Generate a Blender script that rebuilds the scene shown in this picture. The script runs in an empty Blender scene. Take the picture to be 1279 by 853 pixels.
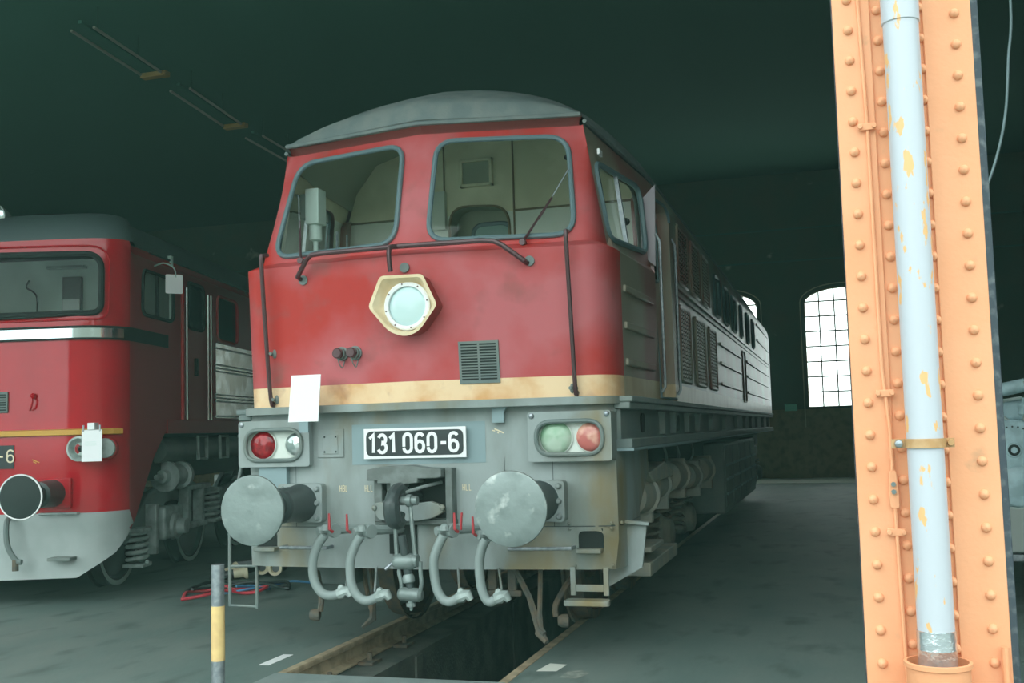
import bpy, math, random
from mathutils import Vector, Matrix, noise
from mathutils.geometry import delaunay_2d_cdt
PI = math.pi
sc = bpy.context.scene
C = sc.collection
random.seed(4)

# ------------------------------------------------------------------ camera
CAM = (2.78058519, -6.88261856, 1.52882825)
YAW, PITCH, ROLL, FPX = 0.28956157, 0.08236214, -0.02762823, 1347.91851
cy_, sy_ = math.cos(YAW), math.sin(YAW); cp_, sp_ = math.cos(PITCH), math.sin(PITCH)
fw = Vector((-sy_*cp_, cy_*cp_, sp_)); rt = Vector((cy_, sy_, 0)); up = rt.cross(fw)
r2 = math.cos(ROLL)*rt + math.sin(ROLL)*up; u2 = -math.sin(ROLL)*rt + math.cos(ROLL)*up
cd = bpy.data.cameras.new('camera'); cam = bpy.data.objects.new('camera', cd); C.objects.link(cam)
cam.matrix_world = Matrix(((r2.x, u2.x, -fw.x, CAM[0]), (r2.y, u2.y, -fw.y, CAM[1]), (r2.z, u2.z, -fw.z, CAM[2]), (0, 0, 0, 1)))
cd.sensor_fit = 'HORIZONTAL'; cd.sensor_width = 36; cd.lens = FPX/1279*36
cd.clip_start = .05; cd.clip_end = 300
sc.camera = cam
# ------------------------------------------------------------------ light
sc.view_settings.view_transform = 'Standard'; sc.view_settings.look = 'None'
sc.view_settings.gamma = 1; sc.view_settings.use_curve_mapping = False
sc.view_settings.exposure = 0.0
w = bpy.data.worlds.new('overcast_sky'); sc.world = w; w.use_nodes = True
bg = w.node_tree.nodes['Background']
bg.inputs[1].default_value = 3.5
# overcast sky; low dark treeline and sheds round the yard on the camera's side (-Y)
wn, wl = w.node_tree.nodes, w.node_tree.links
tc_ = wn.new('ShaderNodeTexCoord'); sp_w = wn.new('ShaderNodeSeparateXYZ'); wl.new(tc_.outputs['Generated'], sp_w.inputs[0])
nz_ = wn.new('ShaderNodeTexNoise'); nz_.inputs['Scale'].default_value = 2.2; nz_.inputs['Detail'].default_value = 3; wl.new(tc_.outputs['Generated'], nz_.inputs['Vector'])
ht = wn.new('ShaderNodeMapRange'); ht.inputs[1].default_value = .3; ht.inputs[2].default_value = .7; ht.inputs[3].default_value = -.02; ht.inputs[4].default_value = .34; wl.new(nz_.outputs[0], ht.inputs[0])
df = wn.new('ShaderNodeMath'); df.operation = 'SUBTRACT'; wl.new(sp_w.outputs[2], df.inputs[0]); wl.new(ht.outputs[0], df.inputs[1])
ed = wn.new('ShaderNodeMapRange'); ed.inputs[1].default_value = -.02; ed.inputs[2].default_value = .02; ed.inputs[3].default_value = 1; ed.inputs[4].default_value = 0; wl.new(df.outputs[0], ed.inputs[0])
yn = wn.new('ShaderNodeMath'); yn.operation = 'LESS_THAN'; yn.inputs[1].default_value = -.05; wl.new(sp_w.outputs[1], yn.inputs[0])
ml = wn.new('ShaderNodeMath'); ml.operation = 'MULTIPLY'; wl.new(ed.outputs[0], ml.inputs[0]); wl.new(yn.outputs[0], ml.inputs[1])
mw = wn.new('ShaderNodeMix'); mw.data_type = 'RGBA'; mw.inputs[6].default_value = (.84, 1.0, .98, 1); mw.inputs[7].default_value = (.12, .15, .12, 1); wl.new(ml.outputs[0], mw.inputs[0]); wl.new(mw.outputs[2], bg.inputs[0])

# ------------------------------------------------------------------ materials
def mat(name, col, rough=.6, metal=0, col2=None, nscale=3, lo=.4, hi=.6, bump=0, bscale=40, spec=.5, zcol=None, stretch=None, col3=None, n3=8, lo3=.55, hi3=.7, rough2=None):
    m = bpy.data.materials.new(name); m.use_nodes = True; nt = m.node_tree; N = nt.nodes; L = nt.links
    b = N['Principled BSDF']; b.inputs['Roughness'].default_value = rough; b.inputs['Metallic'].default_value = metal
    b.inputs['Specular IOR Level'].default_value = spec
    tc = N.new('ShaderNodeTexCoord'); src = tc.outputs['Object']
    if stretch:
        mp = N.new('ShaderNodeMapping'); mp.inputs['Scale'].default_value = stretch; L.new(src, mp.inputs[0]); src = mp.outputs[0]
    cur = None
    def mixn(a, bcol, fac):
        mx = N.new('ShaderNodeMix'); mx.data_type = 'RGBA'; L.new(fac, mx.inputs[0])
        if isinstance(a, tuple): mx.inputs[6].default_value = (*a, 1)
        else: L.new(a, mx.inputs[6])
        if isinstance(bcol, tuple): mx.inputs[7].default_value = (*bcol, 1)
        else: L.new(bcol, mx.inputs[7])
        return mx.outputs[2]
    def nz(scale, a, c, det=6):
        n = N.new('ShaderNodeTexNoise'); n.inputs['Scale'].default_value = scale; n.inputs['Detail'].default_value = det; L.new(src, n.inputs['Vector'])
        r = N.new('ShaderNodeMapRange'); r.inputs[1].default_value = a; r.inputs[2].default_value = c; L.new(n.outputs[0], r.inputs[0]); return r.outputs[0]
    cur = col
    if col2:
        f = nz(nscale, lo, hi); cur = mixn(cur, col2, f)
        if rough2 is not None:
            rr = N.new('ShaderNodeMapRange'); rr.inputs[3].default_value = rough; rr.inputs[4].default_value = rough2; L.new(f, rr.inputs[0]); L.new(rr.outputs[0], b.inputs['Roughness'])
    if zcol:      # livery band: list of (z limit, colour, colour2), below the limit
        sep = N.new('ShaderNodeSeparateXYZ'); L.new(tc.outputs['Object'], sep.inputs[0])
        for zl, c1, c2 in zcol:
            f = nz(5, .45, .75); cc = mixn(c1, c2, f)
            lt = N.new('ShaderNodeMath'); lt.operation = 'LESS_THAN'; L.new(sep.outputs[2], lt.inputs[0]); lt.inputs[1].default_value = zl
            cur = mixn(cur, cc, lt.outputs[0])
    if col3: cur = mixn(cur, col3, nz(n3, lo3, hi3, 9))
    if isinstance(cur, tuple): b.inputs['Base Color'].default_value = (*cur, 1)
    else: L.new(cur, b.inputs['Base Color'])
    if bump:
        n = N.new('ShaderNodeTexNoise'); n.inputs['Scale'].default_value = bscale; n.inputs['Detail'].default_value = 5; L.new(src, n.inputs['Vector'])
        bp = N.new('ShaderNodeBump'); bp.inputs['Strength'].default_value = bump; bp.inputs['Distance'].default_value = .01
        L.new(n.outputs[0], bp.inputs['Height']); L.new(bp.outputs[0], b.inputs['Normal'])
    return m
def glass(name, tint=(.85, .95, .92), refl=.12, rough=.02):
    m = bpy.data.materials.new(name); m.use_nodes = True; nt = m.node_tree; N = nt.nodes; L = nt.links
    for n in list(N): N.remove(n)
    o = N.new('ShaderNodeOutputMaterial'); t = N.new('ShaderNodeBsdfTransparent'); t.inputs[0].default_value = (*tint, 1)
    g = N.new('ShaderNodeBsdfGlossy'); g.inputs['Roughness'].default_value = rough
    fr = N.new('ShaderNodeFresnel'); fr.inputs[0].default_value = 1.45
    ad = N.new('ShaderNodeMath'); ad.operation = 'MULTIPLY'; ad.inputs[1].default_value = refl*8; L.new(fr.outputs[0], ad.inputs[0])
    mx = N.new('ShaderNodeMixShader'); L.new(ad.outputs[0], mx.inputs[0]); L.new(t.outputs[0], mx.inputs[1]); L.new(g.outputs[0], mx.inputs[2]); L.new(mx.outputs[0], o.inputs[0])
    return m
CREAM = (1.885, (.95, .68, .42), (.78, .42, .18))
MAT = dict(
 body=mat('worn_red_livery', (.50, .020, .014), .5, 0, (.56, .13, .145), 1.1, .40, .60, .10, 6, .5, [CREAM], None, (.30, .09, .08), 3.5, .56, .80, .62),
 side=mat('grimy_shaded_red_side', (.30, .075, .06), .32, 0, (.34, .29, .21), 1.1, .40, .60, .10, 5, 1.0, [(1.885, (.70, .56, .36), (.55, .38, .20))], (3, 1, .6)),  # grimy livery, its red also darkened for the shaded flank
 fascia=mat('dark_red_fascia', (.34, .04, .035), .5),
 roof=mat('roof_grey', (.17, .21, .21), .75, 0, (.22, .25, .24), 6, bump=.15, bscale=80),
 grey=mat('frame_grey', (.32, .365, .36), .55, 0, (.20, .225, .20), 3.0, .40, .66, .18, 30, .5, None, (1, 1, .45), (.24, .18, .075), 2.6, .50, .74),
 greylt=mat('fresh_grey_paint', (.25, .34, .36), .5),
 greydk=mat('dark_grey_paint', (.15, .19, .185), .5, 0, (.19, .22, .20), 4),
 disc=mat('greased_buffer_steel', (.26, .31, .30), .42, .35, (.18, .22, .21), 4, .42, .6, .35, 14, .5, None, None, (.5, .54, .52), 9, .60, .72),
 steel=mat('galvanised_steel', (.42, .45, .47), .38, .7, (.30, .33, .36), 30),
 shank=mat('oily_dark_steel', (.05, .065, .065), .4),
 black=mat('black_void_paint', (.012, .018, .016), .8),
 rubber=mat('window_rubber', (.13, .20, .22), .45),
 bar=mat('brown_handrail', (.10, .05, .055), .32, .3),
 cream=mat('cream_enamel', (.86, .70, .46), .45, 0, (.75, .56, .32), 6),
 white=mat('white_paint', (.9, .9, .9), .5),
 whitey=mat('white_sign_sheet', (.93, .94, .95), .4),
 stencil=mat('cream_stencil_paint', (.80, .70, .50), .7),
 plateblk=mat('plate_black', (.02, .028, .03), .35),
 lensred=mat('red_lens', (.40, .010, .02), .06, 0, (.16, .004, .01), 14, .45, .6),
 lensgreen=mat('green_lens', (.25, .46, .28), .15, 0, (.5, .62, .5), 5),
 lenspink=mat('faded_orange_lens', (.80, .42, .32), .2, 0, (.60, .17, .15), 9, .45, .6),
 lenswhite=mat('headlamp_glass', (.62, .80, .80), .12),
 reflector=mat('lamp_reflector', (.75, .80, .74), .3, 0),
 chrome=mat('chrome', (.6, .68, .7), .12, 1),
 interior=mat('cab_beige', (.86, .82, .62), .7, 0, (.74, .70, .50), 3, zcol=[(3.39, (.88, .92, .84), (.82, .86, .76))]),
 intceil=mat('cab_ceiling', (.36, .38, .29), .8),
 seam=mat('brown_seam', (.22, .17, .10), .7),
 rust=mat('rusty_brown_steel', (.16, .12, .08), .8, 0, (.10, .10, .085), 12, bump=.3),
 bogie=mat('oily_bogie_grime', (.16, .17, .145), .6, 0, (.24, .22, .17), 5, bump=.4, bscale=20),
 hose=mat('grey_hose', (.27, .32, .31), .5),
 redhandle=mat('red_cock_handle', (.50, .05, .06), .5),
 glass=glass('cab_glass', (.96, 1, .98), .07), redglass=glass('nose_glass', (.9, .97, .95), .03), blind=mat('pale_reflection_board', (.55, .66, .64), .5), blackpaint=mat('matt_black_paint', (.02, .03, .028), .75), hood=mat('dark_casting_grey', (.19, .22, .21), .6, 0, (.13, .15, .14), 9, bump=.3), wglass=glass('shed_window_glass', (.97, 1, .97), .05),
 mirrorside=mat('pinkish_flap', (.42, .36, .40), .45),
 gloss=mat('glossy_red_paint', (.50, .008, .02), .09, 0, (.44, .008, .018), 2, spec=.4, bump=.05, bscale=3, zcol=[(.87, (.42, .47, .46), (.36, .41, .40))]),
 glossroof=mat('bluegrey_roof_paint', (.085, .115, .118), .6),
 ochre=mat('ochre_strip', (.66, .36, .06), .5),
 maroon=mat('maroon_side_paint', (.30, .02, .028), .5, spec=.25),
 silver=mat('silver_grey_casting', (.46, .53, .51), .45, .2, (.30, .36, .34), 9, bump=.2),
 column=mat('orange_column_paint', (.83, .36, .18), .6, 0, (.88, .42, .23), 2, .35, .65, .10, 60, .4, None, None, (.62, .33, .18), 9, .64, .76),
 columnedge=mat('dark_column_edge', (.04, .055, .07), .7, 0, (.12, .14, .15), 30, .5, .7),
 pipe=mat('pale_grey_pipe', (.54, .56, .61), .4, 0, None, spec=.5, stretch=(10, 10, 3.5), col3=(.80, .46, .20), n3=2.2, lo3=.605, hi3=.62),
 tape=mat('silver_tape', (.7, .74, .78), .22, .8, bump=.6, bscale=30),
 rustclamp=mat('rusty_clamp', (.50, .28, .12), .6, 0, (.6, .38, .2), 20),
 floor=mat('oily_asphalt_floor', (.13, .185, .17), .62, 0, (.18, .22, .20), 1.3, .35, .65, .25, 25, .4, None, (1, .5, 1), (.08, .11, .10), 3.5, .55, .75),
 sunstrip_and_patch=mat('pale_sun_strip_and_patch', (.75, .76, .68), .7),  # pale colour stands in for sunlight on the strip; also a paint patch
 concrete=mat('pit_concrete', (.13, .14, .12), .85, 0, (.07, .085, .078), 4, bump=.4),
 cover=mat('steel_pit_cover', (.26, .31, .30), .5, 0, (.22, .27, .26), 5),
 rail=mat('rail_head', (.62, .50, .34), .45, .25, (.40, .31, .20), 8),
 wall=mat('black_lift_green_brick', (.08, .14, .10), .9, 0, (.12, .13, .09), 1.2, .4, .7, .3, 8, zcol=[(1.9, (.42, .32, .19), (.20, .19, .12))], col3=(.42, .42, .33), n3=1.3, lo3=.66, hi3=.74),  # dark green base imitates lifted blacks; the low band is brown
 ceiling=mat('black_lift_green_ceiling', (.07, .21, .16), .95),  # even dark green imitates the lifted blacks overhead
 beam=mat('dark_beam_paint', (.07, .17, .13), .9),
 wframe=mat('window_iron', (.20, .15, .06), .6),
 plaster=mat('window_reveal_plaster', (.62, .56, .38), .8),
 bluegrey=mat('bluegrey_engine_paint', (.50, .68, .72), .4, 0, (.36, .50, .53), 8),
 tubeglass=mat('unlit_tube_glass', (.42, .42, .36), .4), amber=mat('amber_end_cap', (.45, .28, .10), .5),
 bolyellow=mat('yellow_post_band', (.85, .60, .25), .5, 0, (.75, .5, .22), 14),
 cablered=mat('red_cable', (.55, .05, .07), .5), cableblue=mat('blue_cable', (.08, .25, .45), .5), cableblack=mat('black_cable', (.02, .03, .03), .5),
 brass=mat('pale_hose_coupling', (.72, .66, .46), .5), greendoor=mat('green_door_window', (.18, .34, .30), .3), boardgrey=mat('pale_notice_board', (.66, .72, .64), .6), boxgrey=mat('pale_grey_box', (.70, .82, .77), .5),
 interiorgrey=mat('cab_grey_paint', (.74, .84, .80), .6, 0, (.60, .70, .66), 2, bump=.3, bscale=6), standgrey=mat('pale_stand_paint', (.36, .40, .37), .6), bogiel=mat('dusty_brake_gear', (.30, .32, .28), .6, 0, (.40, .37, .29), 6, bump=.4, bscale=20),
 chromey=mat('polished_side_panel', (.5, .54, .5), .22, .9, (.3, .3, .24), 5, bump=.15, bscale=6),
 dullpatch=mat('worn_floor_paint', (.30, .32, .28), .8, 0, (.2, .23, .2), 20),
 green=mat('green_sign_face', (.30, .85, .68), .5))

# ------------------------------------------------------------------ mesh kit
class M:
    def __init__(s): s.v = []; s.f = []
    def add(s, vs, fs):
        n = len(s.v); s.v += [tuple(v) for v in vs]; s.f += [tuple(i+n for i in f) for f in fs]; return s
    def box(s, x0, x1, y0, y1, z0, z1, R=None, o=None):
        vs = [Vector((x, y, z)) for x in (x0, x1) for y in (y0, y1) for z in (z0, z1)]
        if R: vs = [R @ (v-Vector(o))+Vector(o) for v in vs]
        return s.add(vs, [(0, 1, 3, 2), (4, 6, 7, 5), (0, 4, 5, 1), (2, 3, 7, 6), (0, 2, 6, 4), (1, 5, 7, 3)])
    def bar(s, a, b, wd, ht, upv=(0, 0, 1)):
        a, b = Vector(a), Vector(b); d = (b-a).normalized(); u = Vector(upv)
        if abs(d.dot(u)) > .95: u = Vector((0, 1, 0))
        r = d.cross(u).normalized()*wd/2; u = r.cross(d).normalized()*ht/2
        vs = [p+q for p in (a, b) for q in (-r-u, r-u, r+u, -r+u)]
        return s.add(vs, [(0, 1, 2, 3), (4, 7, 6, 5), (0, 4, 5, 1), (1, 5, 6, 2), (2, 6, 7, 3), (3, 7, 4, 0)])
    def lathe(s, o, d, prof, n=24, cap=True):
        o = Vector(o); d = Vector(d).normalized(); a = d.orthogonal().normalized(); b = d.cross(a)
        vs = []; 
        for (t, r) in prof:
            for k in range(n):
                th = 2*PI*k/n; vs.append(o+d*t+(a*math.cos(th)+b*math.sin(th))*max(r, 1e-5))
        fs = []
        for i in range(len(prof)-1):
            for k in range(n):
                k2 = (k+1) % n; fs.append((i*n+k, i*n+k2, (i+1)*n+k2, (i+1)*n+k))
        if cap: fs.append(tuple(range(n))[::-1]); fs.append(tuple((len(prof)-1)*n+k for k in range(n)))
        return s.add(vs, fs)
    def cyl(s, a, b, r, r1=None, n=16):
        a, b = Vector(a), Vector(b); L = (b-a).length
        return s.lathe(a, b-a, [(0, r), (L, r if r1 is None else r1)], n)
    def tube(s, pts, r, n=8, closed=False):
        P = [Vector(p) for p in pts]; m = len(P); vs = []; prev = None
        for i, p in enumerate(P):
            if closed: d = P[(i+1) % m]-P[i-1]
            else: d = P[min(i+1, m-1)]-P[max(i-1, 0)]
            d.normalize()
            if prev is None: a = d.orthogonal().normalized()
            else:
                a = prev-d*prev.dot(d)
                a = a.normalized() if a.length > 1e-6 else d.orthogonal().normalized()
            prev = a; b = d.cross(a); rr = r[i] if isinstance(r, (list, tuple)) else r
            for k in range(n):
                th = 2*PI*k/n; vs.append(p+(a*math.cos(th)+b*math.sin(th))*rr)
        fs = []
        for i in range(m if closed else m-1):
            j = (i+1) % m
            for k in range(n): k2 = (k+1) % n; fs.append((i*n+k, i*n+k2, j*n+k2, j*n+k))
        if not closed: fs.append(tuple(range(n))[::-1]); fs.append(tuple((m-1)*n+k for k in range(n)))
        return s.add(vs, fs)
    def ribbon(s, pts, wd, th, nrm=(0, -1, 0)):
        for a, b in zip(pts, pts[1:]): s.bar(a, b, th, wd, nrm)
        return s
    def prism(s, poly, f0, f1):
        n = len(poly); vs = [f0(*p) for p in poly]+[f1(*p) for p in poly]
        return s.add(vs, [tuple(range(n)), tuple(range(2*n-1, n-1, -1))]+[(i, i+n, (i+1) % n+n, (i+1) % n) for i in range(n)])
    def sph(s, c, r, n=12, sc_=(1, 1, 1)):
        vs = []; fs = []; m = n//2
        for i in range(m+1):
            ph = PI*i/m
            for k in range(n): th = 2*PI*k/n; vs.append((c[0]+r*sc_[0]*math.sin(ph)*math.cos(th), c[1]+r*sc_[1]*math.sin(ph)*math.sin(th), c[2]+r*sc_[2]*math.cos(ph)))
        for i in range(m):
            for k in range(n): k2 = (k+1) % n; fs.append((i*n+k, (i+1)*n+k, (i+1)*n+k2, i*n+k2))
        return s.add(vs, fs)
    def grid(s, fn, us, vs_):
        n = len(vs_); V = [fn(u, v) for u in us for v in vs_]
        return s.add(V, [(i*n+j, (i+1)*n+j, (i+1)*n+j+1, i*n+j+1) for i in range(len(us)-1) for j in range(n-1)])
    def build(s, name, mt, parent=None, smooth=35, bevel=0, loc=None, mirror=False, merge=False, out=None):
        me = bpy.data.meshes.new(name); v = s.v
        if loc: v = [(a-loc[0], b-loc[1], c-loc[2]) for a, b, c in v]
        if mirror: v = [(-a, b, c) for a, b, c in v]
        me.from_pydata(v, [], s.f); me.validate()
        import bmesh
        bm = bmesh.new(); bm.from_mesh(me)
        if merge or out: bmesh.ops.remove_doubles(bm, verts=bm.verts, dist=1e-5)
        if out:
            bm.normal_update(); ref = Vector(out)
            for f in bm.faces:
                c = f.calc_center_median()
                if f.normal.dot(Vector((c.x-ref.x, c.y-max(ref.y, c.y), c.z-ref.z) if c.y > ref.y else c-ref)) < 0: f.normal_flip()
        else: bmesh.ops.recalc_face_normals(bm, faces=bm.faces)
        bm.to_mesh(me); bm.free()
        if smooth: me.shade_smooth(); me.set_sharp_from_angle(angle=math.radians(smooth))
        me.materials.append(MAT[mt] if isinstance(mt, str) else mt)
        o = bpy.data.objects.new(name, me); C.objects.link(o)
        if loc: o.location = loc
        if parent: o.parent = parent
        if bevel:
            b = o.modifiers.new('bevel', 'BEVEL'); b.width = bevel; b.segments = 2; b.limit_method = 'ANGLE'; b.angle_limit = math.radians(40)
        return o
def tag(o, label=None, cat=None, group=None, kind=None):
    for k, v in (('label', label), ('category', cat), ('group', group), ('kind', kind)):
        if v: o[k] = v
    return o
def empty(name, loc=(0, 0, 0), rz=0):
    o = bpy.data.objects.new(name, None); C.objects.link(o); o.location = loc; o.rotation_euler = (0, 0, rz); o.empty_display_size = .2; return o
def lab(o, t): o['label'] = t; return o
def copy(o, parent=None, loc=None):
    c = o.copy(); C.objects.link(c)
    if parent: c.parent = parent
    if loc is not None: c.location = loc
    for ch in list(o.children): copy(ch, c)
    return c
def smooth(pts, n=8):
    P = [Vector(p) for p in pts]; out = []
    for i in range(len(P)-1):
        a = P[max(i-1, 0)]; b = P[i]; c = P[i+1]; d = P[min(i+2, len(P)-1)]
        for k in range(n):
            t = k/n; out.append(.5*((2*b)+(c-a)*t+(2*a-5*b+4*c-d)*t*t+(3*b-a-3*c+d)*t**3))
    return out+[P[-1]]
def rpoly(cs, r, n=6):
    out = []; m = len(cs)
    for i in range(m):
        p = Vector(cs[i]); a = Vector(cs[i-1]); b = Vector(cs[(i+1) % m]); rr = r[i] if isinstance(r, (list, tuple)) else r
        if rr <= 0: out.append(tuple(p)); continue
        d1 = (a-p).normalized(); d2 = (b-p).normalized(); s0 = p+d1*rr; s1 = p+d2*rr
        for k in range(n+1): t = k/n; out.append(tuple(s0*(1-t)**2+p*2*t*(1-t)+s1*t*t))
    return out
def rect(x0, x1, z0, z1): return [(x0, z0), (x1, z0), (x1, z1), (x0, z1)]
def subdiv(poly, step):
    out = []; n = len(poly)
    for i in range(n):
        a, b = Vector(poly[i]), Vector(poly[(i+1) % n]); k = max(1, int((b-a).length/step+.5))
        for j in range(k): out.append(tuple(a.lerp(b, j/k)))
    return out
def inside(p, poly):
    x, y = p; c = False; n = len(poly)
    for i in range(n):
        x1, y1 = poly[i]; x2, y2 = poly[i-1]
        if (y1 > y) != (y2 > y) and x < (x2-x1)*(y-y1)/(y2-y1)+x1: c = not c
    return c
def cut(mb, fn, outer, holes, us=(), vs=(), lines=(), pad=0):
    V = []; E = []
    for poly in [outer]+holes:
        n0 = len(V); V += [Vector(p) for p in poly]; n = len(poly); E += [(n0+i, n0+(i+1) % n) for i in range(n)]
    for u in us:
        for v in vs:
            if inside((u, v), outer) and not any(inside((u, v), h) for h in holes): V.append(Vector((u, v)))
    ov, oe, of, *_ = delaunay_2d_cdt(V, E, [], 0, 1e-5)
    fs = []
    for f in of:
        c = sum((ov[i] for i in f), Vector((0, 0)))/len(f)
        if inside(c, outer) and not any(inside(c, h) for h in holes): fs.append(tuple(f))
    mb.add([fn(*p) for p in ov], fs); return mb
def lerp(a, b, t): return a+(b-a)*t
def interp(tab, x):
    if x <= tab[0][0]: return tab[0][1]
    for (a, b), (c, d) in zip(tab, tab[1:]):
        if x <= c: return b+(d-b)*(x-a)/(c-a)
    return tab[-1][1]
def frange(a, b, n): return [a+(b-a)*i/n for i in range(n+1)]
def arc(cx, cz, r, a0, a1, n=10): return [(cx+r*math.cos(math.radians(lerp(a0, a1, i/n))), cz+r*math.sin(math.radians(lerp(a0, a1, i/n)))) for i in range(n+1)]
GL = {'1': [[(0, .78), (.26, 1), (.26, 0)]],
 '3': [arc(.24, .74, .24, 160, -80, 10)+arc(.24, .27, .27, 80, -160, 10)],
 '0': [[(0, .3), (0, .7)]+arc(.25, .75, .25, 180, 0, 10)+[(.5, .3)]+arc(.25, .25, .25, 0, -180, 10)],
 '6': [arc(.25, .75, .25, 25, 180, 8)+[(0, .3)]+arc(.25, .26, .25, 180, 360, 10)+arc(.25, .34, .25, 0, 172, 10)],
 '-': [[(.05, .47), (.4, .47)]],
 'H': [[(0, 0), (0, 1)], [(.5, 0), (.5, 1)], [(0, .5), (.5, .5)]],
 'B': [[(0, 0), (0, 1), (.3, 1), (.45, .9), (.45, .62), (.3, .5), (0, .5)], [(.3, .5), (.5, .38), (.5, .12), (.3, 0), (0, 0)]],
 'L': [[(0, 1), (0, 0), (.45, 0)]]}
def text(mb, s, x, z, h, w, fn, th, adv=None):
    # flat strokes laid on a surface; fn maps (x,z,lift) to a point
    for ch in s:
        if ch == ' ': x += w*.42; continue
        for st in GL[ch]:
            P = [(x+px*w/.5, z+pz*h) for px, pz in st]
            lift = .002+.0005*GL[ch].index(st); nP = len(P); vs_, fs_ = [], []
            for i in range(nP):
                a0 = P[max(i-1, 0)]; b0 = P[min(i+1, nP-1)]; d1 = Vector(P[i])-Vector(a0); d2 = Vector(b0)-Vector(P[i])
                if d1.length < 1e-7: d1 = d2
                if d2.length < 1e-7: d2 = d1
                n1 = Vector((-d1.y, d1.x)).normalized(); n2 = Vector((-d2.y, d2.x)).normalized(); nn = (n1+n2); nn = nn.normalized() if nn.length > .3 else n1
                k_ = th/2/max(.55, nn.dot(n1)); q = Vector(P[i])
                ex = Vector((0, 0))
                lf = lift+.0006*i/nP
                vs_ += [fn(*(q+nn*k_), lf), fn(*(q-nn*k_), lf)]
            mb.add(vs_, [(2*i, 2*i+1, 2*i+3, 2*i+2) for i in range(nP-1)])
        x += (adv or w*1.42)*(0.72 if ch == '1' else 1)
    return x
def structure(o): o['kind'] = 'structure'; return o

# ================================================================== SETTING
# floor slabs round the pit
m = M(); m.box(-30, -.775, -30, 24.4, -.3, 0); m.box(.775, 30, -30, 24.4, -.3, 0); m.box(-.775, .775, 17, 24.4, -.3, 0)
m.box(-.775, .775, -30, -.52, -.3, -.004)
structure(m.build('floor', 'floor', smooth=0, merge=False))
m = M(); m.box(-.775, -.42, -.52, 17, -1.6, -.16); m.box(-.42, .72, -.52, 17, -1.65, -1.5); m.box(.72, .775, -.52, 17, -1.5, -.16)
m.box(-.42, .72, -.54, -.50, -1.5, -.02); m.box(-.42, .72, 17, 17.1, -1.5, 0)
for k in range(6): m.box(-.44, -.40, 1+k*2.6, 1.12+k*2.6, -1.5, -.18)
structure(m.build('trim_pit', 'concrete', smooth=0, merge=False))
structure(M().box(-30, 30, 21.6, 24.2, 0, .006).build('trim_1', 'sunstrip_and_patch', smooth=0))  # sunlit strip along the wall base, painted as a pale slab
# back wall with arched windows
YB = 24.2
def archpoly(x0, x1, z0, zs, rise, n=10):
    xc, hw = (x0+x1)/2, (x1-x0)/2
    return [(x0, z0), (x1, z0)]+[(xc+hw*math.cos(PI*k/n), zs+rise*math.sin(PI*k/n)) for k in range(n+1)]
wins = [(2.05+3.3*k, 4.08+3.3*k) for k in (-1, 0)]
m = M(); outer = rect(-22, 22, 0, 9)
holes = [archpoly(a, b, 1.95, 4.85, .42) for a, b in wins]
cut(m, lambda x, z: (x, YB, z), subdiv(outer, 3), holes)
cut(m, lambda x, z: (x, YB+.4, z), subdiv(outer, 3), holes)
for h in holes: m.prism(h, lambda x, z: (x, YB, z), lambda x, z: (x, YB+.4, z)); m.f = [f for f in m.f if len(f) < 10]
structure(m.build('wall_back', 'wall', smooth=0))
for i, (a, b) in enumerate(wins):
    fr = M(); hp = holes[i]
    fr.tube([(x, YB+.05, z) for x, z in hp], .035, 6, True)
    mid = M(); n = 5
    for k in range(1, 5):
        x = lerp(a, b, k/5); zt = 4.85+.42*math.sqrt(max(0, 1-((x-(a+b)/2)/((b-a)/2))**2)); mid.box(x-.018, x+.018, YB+.06, YB+.09, 1.95, zt)
    for k in range(1, 8): z = 1.95+.42*k; mid.box(a, b, YB+.06, YB+.09, z-.018, z+.018)
    f = structure(fr.build('window_%d' % (i+1), 'wframe')); 
    mb = mid.build('glazing_bars', 'wframe', f, smooth=0, merge=False)
    cut(M(), lambda x, z: (x, YB+.1, z), hp, []).build('pane', 'wglass', f, smooth=0)
    rv = M(); xc, hw = (a+b)/2, (b-a)/2+.10     # pale plaster edge round the reveal
    pts = [(a-.10, YB-.012, 1.4 if i == 1 else 1.95)]+[(xc+hw*math.cos(PI-PI*k/14), YB-.012, 4.87+.5*math.sin(PI*k/14)) for k in range(15)]+[(b+.10, YB-.012, 1.95)]
    rv.ribbon(pts, .05, .03); rv.build('reveal_edge', 'plaster', f, smooth=0)
structure(M().box(1.2, 2.1, YB-.16, YB, 0, 1.38).build('wall_pier', 'wall', smooth=0))
for side, x in (('left', -22), ('right', 22)):
    structure(M().box(x-.2, x+.2, -3, YB, 0, 9).build('wall_'+side, 'wall', smooth=0))
m = M()
m.add([(-30, -3.2, 6.4), (30, -3.2, 6.4), (30, 24.5, 8.6), (-30, 24.5, 8.6), (-30, -3.2, 6.7), (30, -3.2, 6.7), (30, 24.5, 8.9), (-30, 24.5, 8.9)],
      [(0, 1, 2, 3), (7, 6, 5, 4), (0, 4, 5, 1), (1, 5, 6, 2), (2, 6, 7, 3), (3, 7, 4, 0)])
structure(m.build('ceiling', 'ceiling', smooth=0))
structure(M().box(-30, 30, -3.35, -2.75, 6.2, 6.9).build('wall_front', 'wall', smooth=0))
structure(M().box(4.75, 30, -3.0, -2.9, 0, 6.2).build('door_light_blocker', 'wall', smooth=0))  # unseen closed door added to keep daylight off the locomotive side
for k, z in enumerate((6.9, 6.0)):
    structure(M().box(-21.8, 21.8, 23.86, 23.9, z, z+.04).build('trim_%d' % (k+2), 'beam', smooth=0))
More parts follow.
